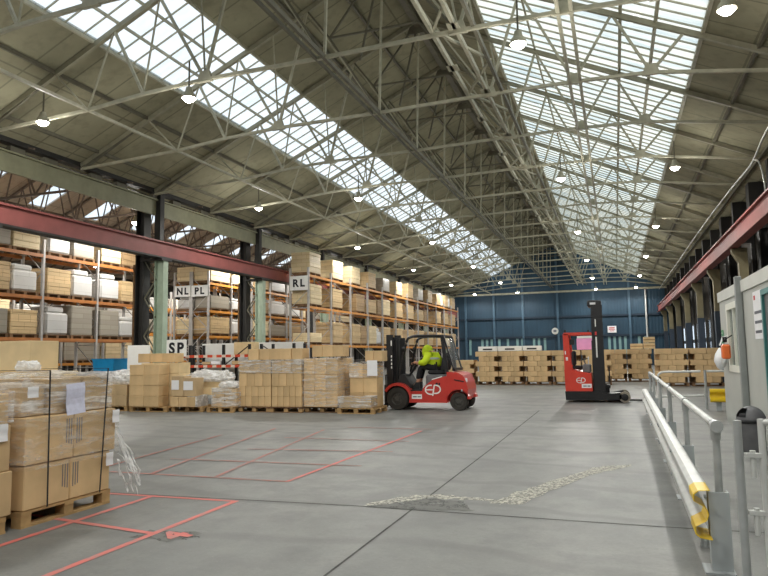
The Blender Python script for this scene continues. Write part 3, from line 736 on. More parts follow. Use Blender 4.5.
def filmbox(name, x0, x1, y0, y1, z0, z1, mat, label, lump=.02, seed=0, res=.07, top=True, tails=0):
    """a film shell following a box, wrinkled"""
    bm = bmesh.new()
    def grid(o, u, v, nu, nv):
        vs = [[bm.verts.new(Vector(o)+Vector(u)*i/nu+Vector(v)*j/nv) for j in range(nv+1)] for i in range(nu+1)]
        for i in range(nu):
            for j in range(nv): bm.faces.new((vs[i][j],vs[i+1][j],vs[i+1][j+1],vs[i][j+1]))
    nx, ny, nz = [max(2,int(a/res)) for a in (x1-x0,y1-y0,z1-z0)]
    grid((x0,y0,z0),(x1-x0,0,0),(0,0,z1-z0),nx,nz); grid((x1,y0,z0),(0,y1-y0,0),(0,0,z1-z0),ny,nz)
    grid((x1,y1,z0),(x0-x1,0,0),(0,0,z1-z0),nx,nz); grid((x0,y1,z0),(0,y0-y1,0),(0,0,z1-z0),ny,nz)
    if top: grid((x0,y0,z1),(x1-x0,0,0),(0,y1-y0,0),nx,ny)
    bmesh.ops.remove_doubles(bm, verts=bm.verts, dist=1e-4)
    cx, cy = (x0+x1)/2, (y0+y1)/2
    for v in bm.verts:
        q = noise.noise(v.co*3+Vector((seed*7.3,0,0)))+.5*noise.noise(v.co*Vector((6,6,14))+Vector((seed,3,1)))
        d = Vector((v.co.x-cx, v.co.y-cy, 0)).normalized()
        if abs(v.co.z-z1) < 1e-4: v.co.z += max(.004, lump*(1+q*1.6))
        v.co += d*max(.009, .009+lump*(.5+.5*q)*.8)
    me = bpy.data.meshes.new(name); bm.to_mesh(me); bm.free()
    o = obj(name, me, M[mat], smooth=True)
    return tag(o, label, 'stretch wrap', None)
def heap(name, cx, cy, z0, rx, ry, h, mat, label, seed=0):
    """loose crumpled film lying in a heap"""
    bm = bmesh.new(); bmesh.ops.create_icosphere(bm, subdivisions=4, radius=1)
    for v in bm.verts:
        q = noise.noise(v.co*1.7+Vector((seed,0,0)))*.35+noise.noise(v.co*4+Vector((0,seed,0)))*.2+abs(noise.noise(v.co*9))*.15
        s = 1+q; p = v.co
        sx = math.copysign(abs(p.x)**.6, p.x); sy = math.copysign(abs(p.y)**.6, p.y)
        v.co = Vector((cx+sx*rx*(.9+q*.25), cy+sy*ry*(.9+q*.25), z0+max(.0,(p.z*.6+.4))*h*s))
    me = bpy.data.meshes.new(name); bm.to_mesh(me); bm.free()
    return tag(obj(name, me, M[mat], smooth=False), label, 'plastic film')

# back row, from the SP sign side to the forklift
PG = 'pallets of the back row'
pallet('pallet beneath the film topped cartons at the far end of the back row', -13.75, 16.1, group=PG, sx=1.05)
block('the film topped stack', -14.4,-13.15, 15.6,16.5, [.3,.3], 3, 1, 'card_dark', seed=2)
heap('crumpled_film', -13.8, 16.05, .745, .75,.45,.34, 'film_thick', 'heap of crumpled clear film on the stack at the back row end', 1)
pallet('pallet under the tall four layer stack beneath the SP sign', -12.35, 16.0, group=PG, sx=1.05)
zt = block('the SP stack', -12.97,-11.98, 15.48,15.95, [.29]*4, 2, 1, ['card','card','card','card'], seed=3, end='film heap')
block('the SP stack back part', -12.97,-11.66, 15.97,16.5, [.3]*4, 3, 1, 'card_pale', seed=4, end='film heap')
block('the SP stack crown', -13.12,-11.86, 16.0,16.45, [.26], 3, 1, ['card'], seed=5, end='film heap', z0=1.36)
pallet('pallet under the small labelled carton beside the SP stack', -11.2, 16.15, group=PG, sx=.84, sy=.9)
block('the labelled low stack', -11.64,-10.85, 15.55,15.93, [.27], 3, 1, ['card'], seed=6, end='SP stack')
carton(.4,.36,.55,-11.43,15.75,.43,'dark film wrapped carton with a white label, sunk against the SP stack','labelled dark cartons','card_dark')
carton(.38,.36,.5,-11.02,15.75,.43,'second dark wrapped carton with a white label, away from the SP stack','labelled dark cartons','card_dark')
tag(obj('paper_label', MB().box(-.12,.12,-.004,0,-.13,.13), M['paper'], loc=(-11.5,15.565,.74)), 'white paper label on the dark carton touching the SP stack', 'label')
tag(obj('paper_label', MB().box(-.15,.15,-.004,0,-.12,.12), M['paper'], loc=(-11.08,15.565,.72)), 'wider white paper label on the second dark carton', 'label')
carton(.9,.5,.37,-10.95,16.45,.43,'pale carton under the film heap behind the labelled low stack','film covered cartons','card_pale')
carton(.75,.5,.37,-10.3,16.72,.15,'carton under the film heap next to the striped rack side','film covered cartons','card_dark')
heap('crumpled_film', -10.95, 16.45, .79, .75,.4,.3, 'film_thick', 'long heap of crumpled film over the low stack', 5)
filmbox('stretch_film', -11.1,-10.82, 15.59,16.1, .15,.43, 'film_thick', 'white bunched film on the end of the low stack', .02, 4)
pallet('pallet under the film sealed box between the low stack and the tall stack', -10.13, 16.15, group=PG, sx=.68)
block('the film sealed box stack', -10.42,-9.68, 15.75,16.3, [.24,.24], 2, 1, 'card_dark', seed=8, end='SP stack')
filmbox('stretch_film', -10.43,-9.67, 15.735,16.31, .15,.64, 'film', 'tight film around the small stack before the tall carton wall', .015, 7)
heap('crumpled_film', -10.05, 16.1, .65, .36,.3,.16, 'film_thick', 'crumpled film lump on the small sealed stack', 9)
# the two tall stacks
for i, (a, b) in enumerate(((-9.72,-8.74),(-8.72,-7.84))):
    nm = ('the tall stack','the inner tall stack')[i]
    pallet(('pallet under the tall stack with four loose cartons on top','pallet under the tall stack beside the film wrapped stack')[i], (a+b)/2, 16.4, group=PG, sx=.78, mat='wood_dark')
    block(nm, a, b, 15.95,16.5, [.27,.27,.34,.34], [5,5,4,3], 1, ['card','card','card','card_dark'], seed=20+i, end='SP sign')
    filmbox('stretch_film', a+.004, b-.004, 15.94,16.51, 1.03,1.375, 'film', ('film band round the upper cartons of the tall stack','film band round the upper cartons of its forklift side half')[i], .012, 11+i)
z = 1.39
block('the loose row on top', -9.47,-7.84, 16.0,16.42, [.3], 5, 1, ['card'], seed=25, z0=z, jit=.03)
# film wrapped stack with three tiers
pallet('dark pallet under the film wrapped three tier stack', -7.32, 16.6, group=PG, sx=.8, sy=1.05, mat='wood_dark')
block('the three tier stack', -7.81,-6.84, 16.02,17.1, [.42,.42,.42], 3, 2, 'card', seed=30, end='SP sign', only=lambda l,j,i,n: j==0 or i==n-1 or l==2)
for i in range(3): filmbox('stretch_film', -7.82,-6.83, 16.0,17.11, .17+i*.42,.562+i*.42, 'film_mid', 'film wrapped round the %s tier of the three tier stack' % ('lowest','middle','top')[i], .016, 15+i, top=(i==2))
block('the wrapped stack crown', -7.6,-6.7, 16.1,16.5, [.3], 3, 1, ['card'], seed=33, z0=1.45)
# last stack by the forks
pallet('clean pallet at the forklift end of the back row', -6.28, 16.35, group=PG, sx=.84)
carton(.86,.42,.26,-6.3,16.06,.15,'long flat film wrapped carton lying on the clean pallet','cartons on the clean pallet','card_dark')
filmbox('stretch_film', -6.75,-5.86, 15.84,16.28, .16,.42, 'film', 'shiny film over the long flat carton on the clean pallet', .012, 41)
block('the fork end stack', -6.62,-5.86, 16.32,16.82, [.36,.38,.36], 2, 1, 'card', seed=44, end='wrapped stack')
filmbox('stretch_film', -6.61,-5.87, 16.31,16.83, .9,1.26, 'film', 'crumpled film round the top of the last stack by the forks', .02, 45)
block('the fork end crown', -6.2,-5.72, 16.36,16.78, [.28], 2, 1, ['card'], seed=46, z0=1.31, end='wrapped stack')
tag(obj('paper_label', MB().box(-.14,.14,-.004,0,-.2,.2), M['paper'], loc=(-5.97,16.27,1.14)), 'white sheet stuck to film on the last stack by the forks', 'label')

# far row of interlocked carton stacks
def far_stack(nm, x0, wd, y, depth=1.0, layers=6, h=.232, seed=0, desc=''):
    pallet('pallet under '+nm, x0+wd/2, y+depth/2, group='pallets of the far row', sx=(wd-.04)/1.2, mat='wood_dark')
    z = .148; rr = random.Random(seed)
    for li in range(layers):
        ins = .0 if li % 2 == (layers-1) % 2 else .17
        xs = [x0+ins+.004, x0+wd-ins-.004]; n = 2 if li % 2 else 3
        for i in range(n):
            a = xs[0]+(xs[1]-xs[0])*i/n; b = xs[0]+(xs[1]-xs[0])*(i+1)/n
            dp = depth-rr.uniform(0,.02) if ins == 0 else depth*.8
            carton(b-a-.008, dp, h-.006, (a+b)/2, y+depth/2 if ins == 0 else y+depth*.4, z, 'carton in %s, %s layer, %s along' % (nm, ORD[li], ORD[i]), 'cartons of the far row', 'card')
        if ins: carton(wd-.012, depth*.17, h-.006, x0+wd/2, y+depth*.905, z, 'added rear carton in %s, %s layer' % (nm, ORD[li]), 'cartons of the far row', 'card_dark')  # added to close the void behind so it stays dark
        z += h
    return z
FS = [(-7.55,1.25,31.0,'the far stack half hidden by the red counterweight',5),(-6.22,1.06,31.0,'the far stack second from the red counterweight',6),(-5.13,1.14,30.9,'the far stack third from the red counterweight',6),(-3.96,1.22,30.8,'the far stack fourth from the red counterweight',6),
      (-2.71,1.25,30.7,'the far stack beside the reach truck back',6),(-1.43,1.25,30.9,'the far stack behind the reach truck seat',6),(-.55,1.06,33.9,'the far stack seen right past the mast',6),(.53,1.1,33.9,'the far stack below the wooden crates',6),(1.55,1.26,29.7,'the far stack ahead of the guard rail end',6),(2.86,1.26,29.7,'the far stack nearest the cabin',6)]
for i, (x0, wd, y, nm, ly_) in enumerate(FS): far_stack(nm.replace('right past','past'), x0, wd, y, layers=ly_, seed=i, h=(.232 if i != 0 else .2))
for i, (a, b) in enumerate(((-6.1,-5.2),(-5.18,-4.05),(-4.03,-3.2))):
    c = thing('flat_white_crate', 'flat white crate with dark hand hole on the far stacks, %s from the red counterweight' % ORD[i], 'crate', ((a+b)/2,31.4,1.548), 0, 'white crates on the far stacks')
    obj('crate_body', MB().cbox(-(b-a)/2+.01,(b-a)/2-.01,-.3,.3,0,.22,.015), M['white'], c); obj('hand_hole_shade', MB().box(-.22,.22,-.306,-.3,.05,.12), M['black_matt'], c)  # raised black plate stands in for the shade inside the hole
tag(obj('foam_board', MB().cbox(-.52,.52,-.3,.3,0,.5,.01), M['pink'], loc=(-1.1,31.4,1.548)), 'pink foam block on the stack behind the reach truck', 'foam block')
tag(obj('foam_board', MB().cbox(-.5,.5,-.3,.3,0,.1,.01), M['white'], loc=(-1.1,31.4,2.054)), 'white foam slab on top of the pink block', 'foam slab')
for i, (x, z, h, wd) in enumerate(((1.05,1.548,.27,.55),(1.55,1.548,.29,.5),(1.56,1.842,.28,.5))):
    c = thing('wooden_crate', ['wide wooden crate on the far stack beside the double crates','lower of two wooden crates on the far stack','upper of two wooden crates on the far stack'][i], 'crate', (x if i else .98,34.4,z), 0, 'wooden crates on the far stack')
    obj('crate_side', MB().cbox(-wd/2,wd/2,-.3,.3,0,h-.02,.006), M['card_pale'], c); obj('crate_batten', MB().box(-wd/2-.01,wd/2+.01,-.31,.31,h*.4,h*.55), M['wood'], c)

# ------------------------------------------------------------------ big stacks beside the camera
NG = 'big cartons on the strapped pallet'
pallet('pallet under the big strapped film wrapped stack', -5.56, 5.23, rot=PI/2, group='pallets beside the painted bay', sx=.92)
FX = -5.06
for li, (z0, h, y0, y1, xf) in enumerate(((.148,.395,4.69,5.77,FX),(.546,.43,4.68,5.83,FX+.01))):
    for i in range(2):
        a = y0+(y1-y0)*i/2; b = y0+(y1-y0)*(i+1)/2
        c = carton(.98,b-a-.008,h-.004,xf-.49,(a+b)/2,z0,'big brown carton on the strapped pallet, %s tier, %s end' % (('lowest','middle')[li],('camera','forklift')[i]), NG, 'card')
        m = MB()
        for k in range(3):
            yy = (-.5 if i else .5)*(b-a)+(.035+.03*k)*(1 if i else -1); m.box(.491,.4925,yy-.005,yy+.005,h*.3+.01*k,h*.88); 
            pass
        obj('printed_mark', m, M['ink_grey'], c)
for i, (y0, y1, z1, xf) in enumerate(((4.7,4.98,1.28,-5.15),(5.0,5.4,1.31,-5.12),(5.42,5.76,1.32,-5.11))):
    carton(.9,y1-y0,z1-.976,xf-.45,(y0+y1)/2,.976,'smaller film covered carton on top of the strapped pallet, %s from the camera' % ORD[i], NG, 'card_dark')
filmbox('stretch_wrap', -6.12,FX+.02, 4.66,5.85, .5,.955, 'film_thin', 'clear film pulled tight round the middle of the strapped stack', .012, 61, .05, top=False)
filmbox('stretch_wrap', -6.1,-5.1, 4.67,5.79, .985,1.34, 'film', 'wrinkled cloudy film round the top cartons of the strapped stack', .02, 62, .045)
tag(obj('strap', MB().box(-6.14,FX+.057,4.885,4.902,1.395,1.4).bar((FX+.055,4.894,1.395),(FX+.055,4.91,.15),.004,.016,up=(0,1,0)), M['black_matt']), 'black packing strap down the strapped stack on its camera side', 'strap', 'packing straps')
tag(obj('strap', MB().box(-6.14,FX+.057,5.64,5.657,1.395,1.4).bar((FX+.055,5.648,1.395),(FX+.055,5.57,.15),.004,.016,up=(0,1,0)), M['black_matt']), 'black packing strap down the strapped stack on its forklift side', 'strap', 'packing straps')
def sheet(y, z, wd, h, x, label, mat='paper', rot=0):
    m = MB(); nseg = 6
    vs = []; 
    for i in range(nseg+1):
        for s in (-1,1): vs.append((.006*h/.3*math.sin(i*1.3), s*wd/2, h/2-h*i/nseg))
    b = [(v[0]-.003,v[1],v[2]) for v in vs]; n_ = len(vs)
    fs = [(2*i,2*i+1,2*i+3,2*i+2) for i in range(nseg)]+[(n_+2*i,n_+2*i+2,n_+2*i+3,n_+2*i+1) for i in range(nseg)]
    m.add(vs+b, fs); o = obj('paper_sheet', m, M[mat], loc=(x,y,z)); o.rotation_euler.x = rot
    return tag(o, label, 'paper')
sheet(5.27,1.11,.24,.3,-5.055,'creased white delivery sheet on the face of the strapped stack','paper_blue',.06)
sheet(5.78,.895,.1,.13,-5.005,'small white label on the middle tier of the strapped stack')
sheet(5.72,.46,.1,.13,-5.02,'small white label on the lowest tier of the strapped stack')
sheet(4.77,1.2,.12,.1,-5.07,'small white label under film at the camera end of the strapped stack')
heap('crumpled_film', -5.5, 5.1, 1.385, .1,.12,.1, 'film_thick', 'white twist of film standing on the strapped stack', 14)
# loose tail of film
m = MB(); rr = random.Random(5)
for k in range(9):
    p = Vector((-5.03,5.85,rr.uniform(.42,.75))); pts = [p.copy()]
    for i in range(9):
        p = p+Vector((rr.uniform(-.01,.035),rr.uniform(-.005,.04),-rr.uniform(.02,.085))); p.z = max(p.z,.02); pts.append(p.copy())
    wv = rr.uniform(.008,.02)
    vs = []
    for i, q in enumerate(pts): vs += [q+Vector((0,-wv*(.5+.5*math.sin(i*1.7+k)),.01*math.cos(i))), q+Vector((.01*math.sin(i*2),wv,0))]
    m.add(vs, [(2*i,2*i+2,2*i+3,2*i+1) for i in range(len(pts)-1)])
tag(obj('film_tail', m, M['film_thick']), 'torn tail of film trailing from the strapped stack to the floor', 'plastic film')
# neighbour cut by the picture edge
pallet('pallet under the stack cut off by the edge of view', -5.58, 3.95, rot=PI/2, group='pallets beside the painted bay', sx=.98)
for li, (z0, h) in enumerate(((.148,.38),(.531,.4),(.934,.27))):
    carton(1.0,1.12-.05*li,h,-5.57-.01*li,4.02,z0,'big brown carton in the stack cut off by the edge of view, %s tier' % ('lowest','middle','top')[li],'cartons cut off by the edge of view','card')
filmbox('stretch_wrap', -6.1,-5.06, 3.4,4.54, .95,1.22, 'film', 'film round the top of the stack cut off by the edge of view', .02, 71, .05)
sheet(4.44,.87,.13,.15,-5.06,'white label on the stack cut off by the edge of view')
# tall pale box behind
pallet('pallet under the cartons behind the strapped stack', -8.2, 7.55, group='pallets beside the painted bay', sx=1.1)
carton(1.2,.9,.5,-8.15,7.5,.148,'plain carton at the bottom of the stack behind the strapped stack','cartons behind the strapped stack','card')
carton(1.2,.9,.55,-8.15,7.5,.652,'plain carton in the middle of the stack behind the strapped stack','cartons behind the strapped stack','card')
carton(1.5,.8,.12,-8.2,7.4,1.206,'flat pale carton under the tall pale box','cartons behind the strapped stack','card_pale')
carton(1.35,.5,.43,-8.25,7.3,1.33,'tall pale box standing above the strapped stack',None,'card_pale')

# ------------------------------------------------------------------ counterbalance forklift (front towards -x)
fk = thing('forklift', 'red counterbalance forklift with black mast and overhead guard', 'forklift', (-4.79,17.68,0))
HW = .56
def wheel(parent, x, y, r, w_, nm, side, hubr=.5):
    t_ = obj(nm, MB().lathe([(r*.55,-w_/2),(r*.93,-w_/2),(r,-w_*.36),(r,w_*.36),(r*.93,w_/2),(r*.55,w_/2)], (x,y,r), 'y', 28), M['rubber'], parent, True)
    yy = side*w_*.4
    obj('wheel_hub', MB().lathe([(0,yy),(r*.2,yy),(r*.22,yy*.8),(r*.5,yy*.7),(r*.58,yy*1.0),(r*.58,-yy)], (x,y,r), 'y', 20), M['hub'], t_, True)
    m = MB()
    for k in range(6):
        a = k*PI/3; m.tube([(x+math.cos(a)*r*.34,y+yy*.7,r+math.sin(a)*r*.34),(x+math.cos(a)*r*.34,y+yy*1.0,r+math.sin(a)*r*.34)], r*.05, 6)
    obj('wheel_nut', m, M['black'], t_); return t_
for s in (-1,1):
    wheel(fk, -.79, s*(HW-.12), .303, .24, 'front_tyre', s); wheel(fk, .88, s*(HW-.13), .235, .2, 'rear_tyre', s)
# red body
def arc(cx, cz, r, a0, a1, n=10): return [(cx+r*math.cos(math.radians(a0+(a1-a0)*i/n)), cz+r*math.sin(math.radians(a0+(a1-a0)*i/n))) for i in range(n+1)]
side = [(-.42,.2),(.58,.2)]+[(.58,.9),(.5,.88),(.2,.8),(.05,.69),(-.05,.6),(-.14,.42),(-.3,.36),(-.38,.3)]
m = MB()
for s in (-1,1): m.prism(side, s*(HW-.06), s*HW, 'y')
m.box(-.4,.58,-HW+.06,HW-.06,.2,.5)
obj('side_panel', m, M['fl_red'], fk)
fend = arc(-.79,.303,.42,150,10)+[(-.4,.2),(-.46,.2)]+arc(-.79,.303,.345,0,150)
for s in (-1,1): obj('front_fender', MB().prism(fend, s*(HW-.26), s*HW, 'y'), M['fl_red'], fk)
obj('dash_cowl', MB().prism([(-.88,.66),(-.74,.93),(-.62,.93),(-.46,.66),(-.46,.5),(-.9,.5)], -.38,.38,'y'), M['black_matt'], fk)
cw = [(.585,.22),(.62,.22)]+arc(.88,.235,.31,175,12,12)+[(1.12,.3),(1.14,.55),(1.1,.72),(1.02,.92),(.9,.98),(.75,1.0),(.585,1.0)]
m = MB(); m.prism(cw, -HW,-HW+.24,'y').prism(cw, HW-.24,HW,'y').prism([(.585,.22),(1.12,.3),(1.14,.55),(1.1,.72),(1.02,.92),(.9,.98),(.75,1.0),(.585,1.0)], -HW+.241,HW-.241,'y')
cwo = obj('counterweight', m, M['fl_red'], fk)
obj('side_groove', MB().bar((.78,-HW-.002,.8),(1.04,-HW-.002,.75),.012,.03), M['black'], cwo)
obj('tail_lamp', MB().cbox(1.04,1.1,-.5,-.38,.72,.84,.02), M['paper'], fk)
obj('tow_hook', MB().tube([(.98,-HW-.01,.55),(.98,-HW-.03,.5)],.02,6), M['galv'], fk)
obj('floor_plate', MB().box(-.45,.1,-.5,.5,.505,.53).box(-.44,-.12,-HW+.02,-HW+.12,.38,.42), M['black_matt'], fk)
obj('engine_cover', MB().cbox(-.02,.56,-.46,.46,.53,.93,.04), M['dark_grey'], fk)
obj('warning_sticker', MB().box(.28,.34,-HW-.004,-HW,.66,.72).box(.36,.4,-HW-.004,-HW,.66,.72), M['ink'], fk)
obj('white_flash', MB().bar((.18,-HW-.004,.81),(.46,-HW-.004,.885),.006,.022), M['white'], fk)
# seat
st = obj('seat', MB().cbox(-.02,.46,-.25,.25,.935,1.04,.035), M['black_matt'], fk)
obj('seat_backrest', MB().prism([(.34,1.04),(.5,1.04),(.57,1.38),(.53,1.5),(.44,1.5),(.38,1.3)], -.24,.24,'y'), M['black_matt'], st)
stw = obj('steering_column', MB().tube([(-.6,0,.9),(-.38,0,1.2)], .035, 8), M['black'], fk)
a0 = Vector((-.36,0,1.22)); ax = Vector((-.55,0,.83)).normalized(); u = Vector((0,1,0)); v_ = ax.cross(u)
obj('steering_wheel', MB().tube([a0+u*.17*math.cos(t_*PI/10)+v_*.17*math.sin(t_*PI/10) for t_ in range(21)], .014, 6), M['black'], stw)
# overhead guard
gd = obj('guard_frame', MB().box(-.4,-.36,-HW+.09,HW-.09,1.935,1.975).box(.46,.5,-HW+.09,HW-.09,1.935,1.975), M['black'], fk)
for s in (-1,1):
    y = s*(HW-.07); m = MB(); m.tube(smooth_path([(-.72,y,.98),(-.62,y,1.4),(-.52,y,1.82),(-.42,y,1.93),(-.15,y,1.965),(.5,y,1.945)],4), .036, 8)
    obj('overhead_guard', m, M['black'], gd, True)
for s in (-1,1): obj('guard_pillar', MB().bar((.47,s*(HW-.07),1.95),(.58,s*(HW-.07),.95),.09,.07,up=(0,1,0)), M['black'], gd)
m = MB()
for i in range(9): x = -.3+i*.105; m.box(x-.08,x-.05,-HW+.09,HW-.09,1.935,1.97)
obj('roof_bar', m, M['black'], gd)
obj('rear_screen', MB().add([(.52,-HW+.1,1.9),(.52,HW-.1,1.9),(.76,HW-.1,1.06),(.76,-HW+.1,1.06)],[(0,1,2,3)]).add([(.53,-HW+.1,1.9),(.53,HW-.1,1.9),(.77,HW-.1,1.06),(.77,-HW+.1,1.06)],[(0,1,2,3)]), M['clear'], fk)
obj('screen_frame', MB().bar((.51,-HW+.08,1.93),(.76,-HW+.08,1.06),.05,.04).bar((.51,HW-.08,1.93),(.76,HW-.08,1.06),.05,.04).box(.72,.8,-HW+.08,HW-.08,1.03,1.1), M['black'], fk)
# mast
m = MB()
for s in (-1,1): m.box(-1.13,-.95,s*.36-.04,s*.36+.04,.12,2.02)
ma = obj('mast_upright', m, M['black'], fk)
m = MB()
for s in (-1,1): m.box(-1.0,-.8,s*.27-.03,s*.27+.03,.15,1.94)
for z in (.25,1.0,1.87): m.box(-1.02,-.92,-.36,.36,z,z+.08)
obj('inner_mast', m, M['black_matt'], ma)
m = MB()
for s in (-1,1): m.tube([(-.86,s*.3,.3),(-.86,s*.3,1.85)], .045, 10)
obj('lift_cylinder', m, M['black'], ma, True)
obj('lift_chain', MB().box(-1.0,-.97,-.12,-.08,.4,1.95).box(-1.0,-.97,.08,.12,.4,1.95), M['hub'], ma)
obj('mast_lettering', MB().box(-1.0,-.97,-.405,-.4,1.1,1.16).box(-1.0,-.97,-.405,-.4,1.2,1.26).box(-1.0,-.97,-.405,-.4,1.3,1.36).box(-1.0,-.97,-.405,-.4,1.4,1.46).box(-1.0,-.97,-.405,-.4,1.72,1.86), M['white'], ma)
cg = obj('fork_carriage', MB().box(-1.16,-1.08,-.5,.5,.1,.2).box(-1.16,-1.08,-.5,.5,.5,.6), M['black'], fk)
m = MB()
for i in range(7): y = -.48+i*.155; m.box(-1.15,-1.12,y,y+.03,.6,.92)
m.box(-1.15,-1.12,-.5,.5,.9,.94); obj('load_backrest', m, M['black'], cg)
for s in (-1,1): obj('fork', MB().prism([(-1.22,.66),(-1.16,.66),(-1.16,.05),(-2.2,.05),(-2.22,.06),(-1.22,.09)], s*.3-.06,s*.3+.06,'y'), M['black'], cg)
for s in (-1,1):
    obj('headlamp', MB().lathe([(0,-.06),(.06,-.05),(.07,.02),(0,.03)], (-.58,s*.5,1.62), 'x', 12), M['black'], gd, True)
# emblem: rounded letters on the flank, and the white plate
yl = -HW-.008; ox, oz, S = .0, .56, 1.0
E_ = [( .0+.0, .0)]
def ell(cx, cz, rx, rz, a0, a1, n=16): return [(cx+rx*math.cos(math.radians(a0+(a1-a0)*i/n)), cz+rz*math.sin(math.radians(a0+(a1-a0)*i/n))) for i in range(n+1)]
def emblem(cx, cz, s, y, mat, parent):
    m = MB(); w_ = .034*s
    m.ribbon([(cx-.02*s,cz+.118*s)]+ell(cx-.06*s,cz,.14*s,.118*s,100,260)+[(cx-.02*s,cz-.118*s)], w_, y)
    m.ribbon([(cx-.2*s,cz),(cx+.0*s,cz)], w_*.95, y-.001)
    m.ribbon([(cx+.03*s,cz+.118*s)]+ell(cx+.08*s,cz+.012*s,.125*s,.106*s,90,-95)+[(cx+.035*s,cz-.095*s)], w_, y)
    m.ribbon([(cx+.045*s,cz+.118*s),(cx-.005*s,cz-.16*s)], w_, y-.001)
    return obj('emblem', m, mat, parent)
emblem(.2, .54, 1.0, yl, M['white'], fk)
pl = obj('white_plate', MB().box(-.38,-.1,-HW-.006,-HW,.3,.42), M['paper'], fk)
obj('plate_lettering', MB().box(-.35,-.24,-HW-.009,-HW-.006,.34,.37).box(-.22,-.13,-HW-.009,-HW-.006,.34,.37), M['ink_grey'], pl)

# ------------------------------------------------------------------ driver
def skin_mesh(name, pts, edges, radii, mat, parent, root=0, sub=2):
    me = bpy.data.meshes.new(name); me.from_pydata(pts, edges, []); me.materials.append(mat)
    o = link(bpy.data.objects.new(name, me), parent)
    bpy.context.view_layer.objects.active = o
    sk = o.modifiers.new('skin', 'SKIN'); sk.use_smooth_shade = True
    if not me.skin_vertices: me.skin_vertices.new()
    for i, r in enumerate(radii): me.skin_vertices[0].data[i].radius = r if isinstance(r, tuple) else (r, r); me.skin_vertices[0].data[i].use_root = (i == root)
    ss = o.modifiers.new('sub', 'SUBSURF'); ss.levels = sub; ss.render_levels = sub
    return o
person = thing('person', 'driver in hi vis yellow hooded jacket bending forward on the red forklift', 'person', (-4.8,17.68,.0))
hip = (.2,0,1.14); P = [hip,(.14,0,1.3),(.06,0,1.45),(.0,0,1.53),(-.05,0,1.56),(-.09,0,1.6),
     (.02,-.19,1.48),(-.1,-.27,1.25),(-.3,-.16,1.22),(-.37,-.14,1.24), (.02,.19,1.48),(-.1,.27,1.25),(-.3,.16,1.22),(-.37,.14,1.24),
     (.14,-.1,1.12),(-.22,-.13,1.13),(-.32,-.13,.72),(-.44,-.13,.6),(.14,.1,1.12),(-.22,.13,1.13),(-.32,.13,.72),(-.44,.13,.6)]
Ed = [(0,1),(1,2),(2,3),(3,4),(4,5),(3,6),(6,7),(7,8),(8,9),(3,10),(10,11),(11,12),(12,13),(0,14),(14,15),(15,16),(16,17),(0,18),(18,19),(19,20),(20,21)]
Rd = [.13,.13,.14,.09,.06,.095,.06,.05,.04,.035,.06,.05,.04,.035,.09,.07,.05,.04,.09,.07,.05,.04]
skin_mesh('body', P, Ed, Rd, M['skin'], person)
m = MB(); hd = MB().lathe([(0,-.12),(.05,-.115),(.085,-.06),(.095,.02),(.075,.09),(.0,.12)], (-.11,0,1.57), 'z', 16)
obj('face', hd.box(-.225,-.195,-.014,.014,1.545,1.58).box(-.203,-.196,-.03,.03,1.515,1.525), M['skin'], person, True)
jk = skin_mesh('hi_vis_jacket', [(.2,0,1.1),(.16,0,1.26),(.08,0,1.42),(.02,0,1.52),(.02,-.2,1.46),(-.08,-.29,1.25),(-.26,-.18,1.24),(.02,.2,1.46),(-.08,.29,1.25),(-.26,.18,1.24)],
     [(0,1),(1,2),(2,3),(3,4),(4,5),(5,6),(3,7),(7,8),(8,9)], [(.2,.22),(.22,.24),(.21,.24),(.15,.18),.12,.1,.075,.12,.1,.075], M['hivis'], person)
obj('jacket_hood', MB().lathe([(.13,-.15),(.15,-.06),(.15,.03),(.12,.11),(.06,.15),(0,.165)], (-.06,0,1.57), 'z', 18), M['hivis'], person, True)
m = MB()
for (c, r_) in (((.115,0,1.36),.262),):
    m.lathe([(r_,-.025),(r_+.004,0),(r_,.025)], c, 'z', 24)
obj('reflective_band', m, M['reflect'], jk, True)
skin_mesh('trousers', [(.2,0,1.13),(.14,-.1,1.12),(-.22,-.13,1.14),(-.32,-.13,.78),(.14,.1,1.12),(-.22,.13,1.14),(-.32,.13,.78)],
     [(0,1),(1,2),(2,3),(0,4),(4,5),(5,6)], [.15,.11,.09,.07,.11,.09,.07], M['trousers'], person)
for s in (-1,1):
    obj('boot', MB().prism([(-.27,.54),(-.27,.72),(-.37,.72),(-.42,.64),(-.54,.6),(-.55,.54)], s*.13-.05,s*.13+.05,'y'), M['black_matt'], person)
    hm = MB(); c = Vector((-.39,s*.14,1.25))
    hm.tube([c+Vector((.06,0,-.01)),c,c+Vector((-.03,0,0))],[.03,.042,.03],8)
    for k in range(4): q = c+Vector((-.03,(-.03+.02*k),.0)); hm.tube([q,q+Vector((-.05,0,-.005)),q+Vector((-.065,0,-.035)),q+Vector((-.04,0,-.05))],.009,6)
    q = c+Vector((0,-s*.035,.01)); hm.tube([q,q+Vector((-.03,-s*.02,.01)),q+Vector((-.055,-s*.012,.0))],.01,6)
    obj('hand', hm, M['skin'], person, True)

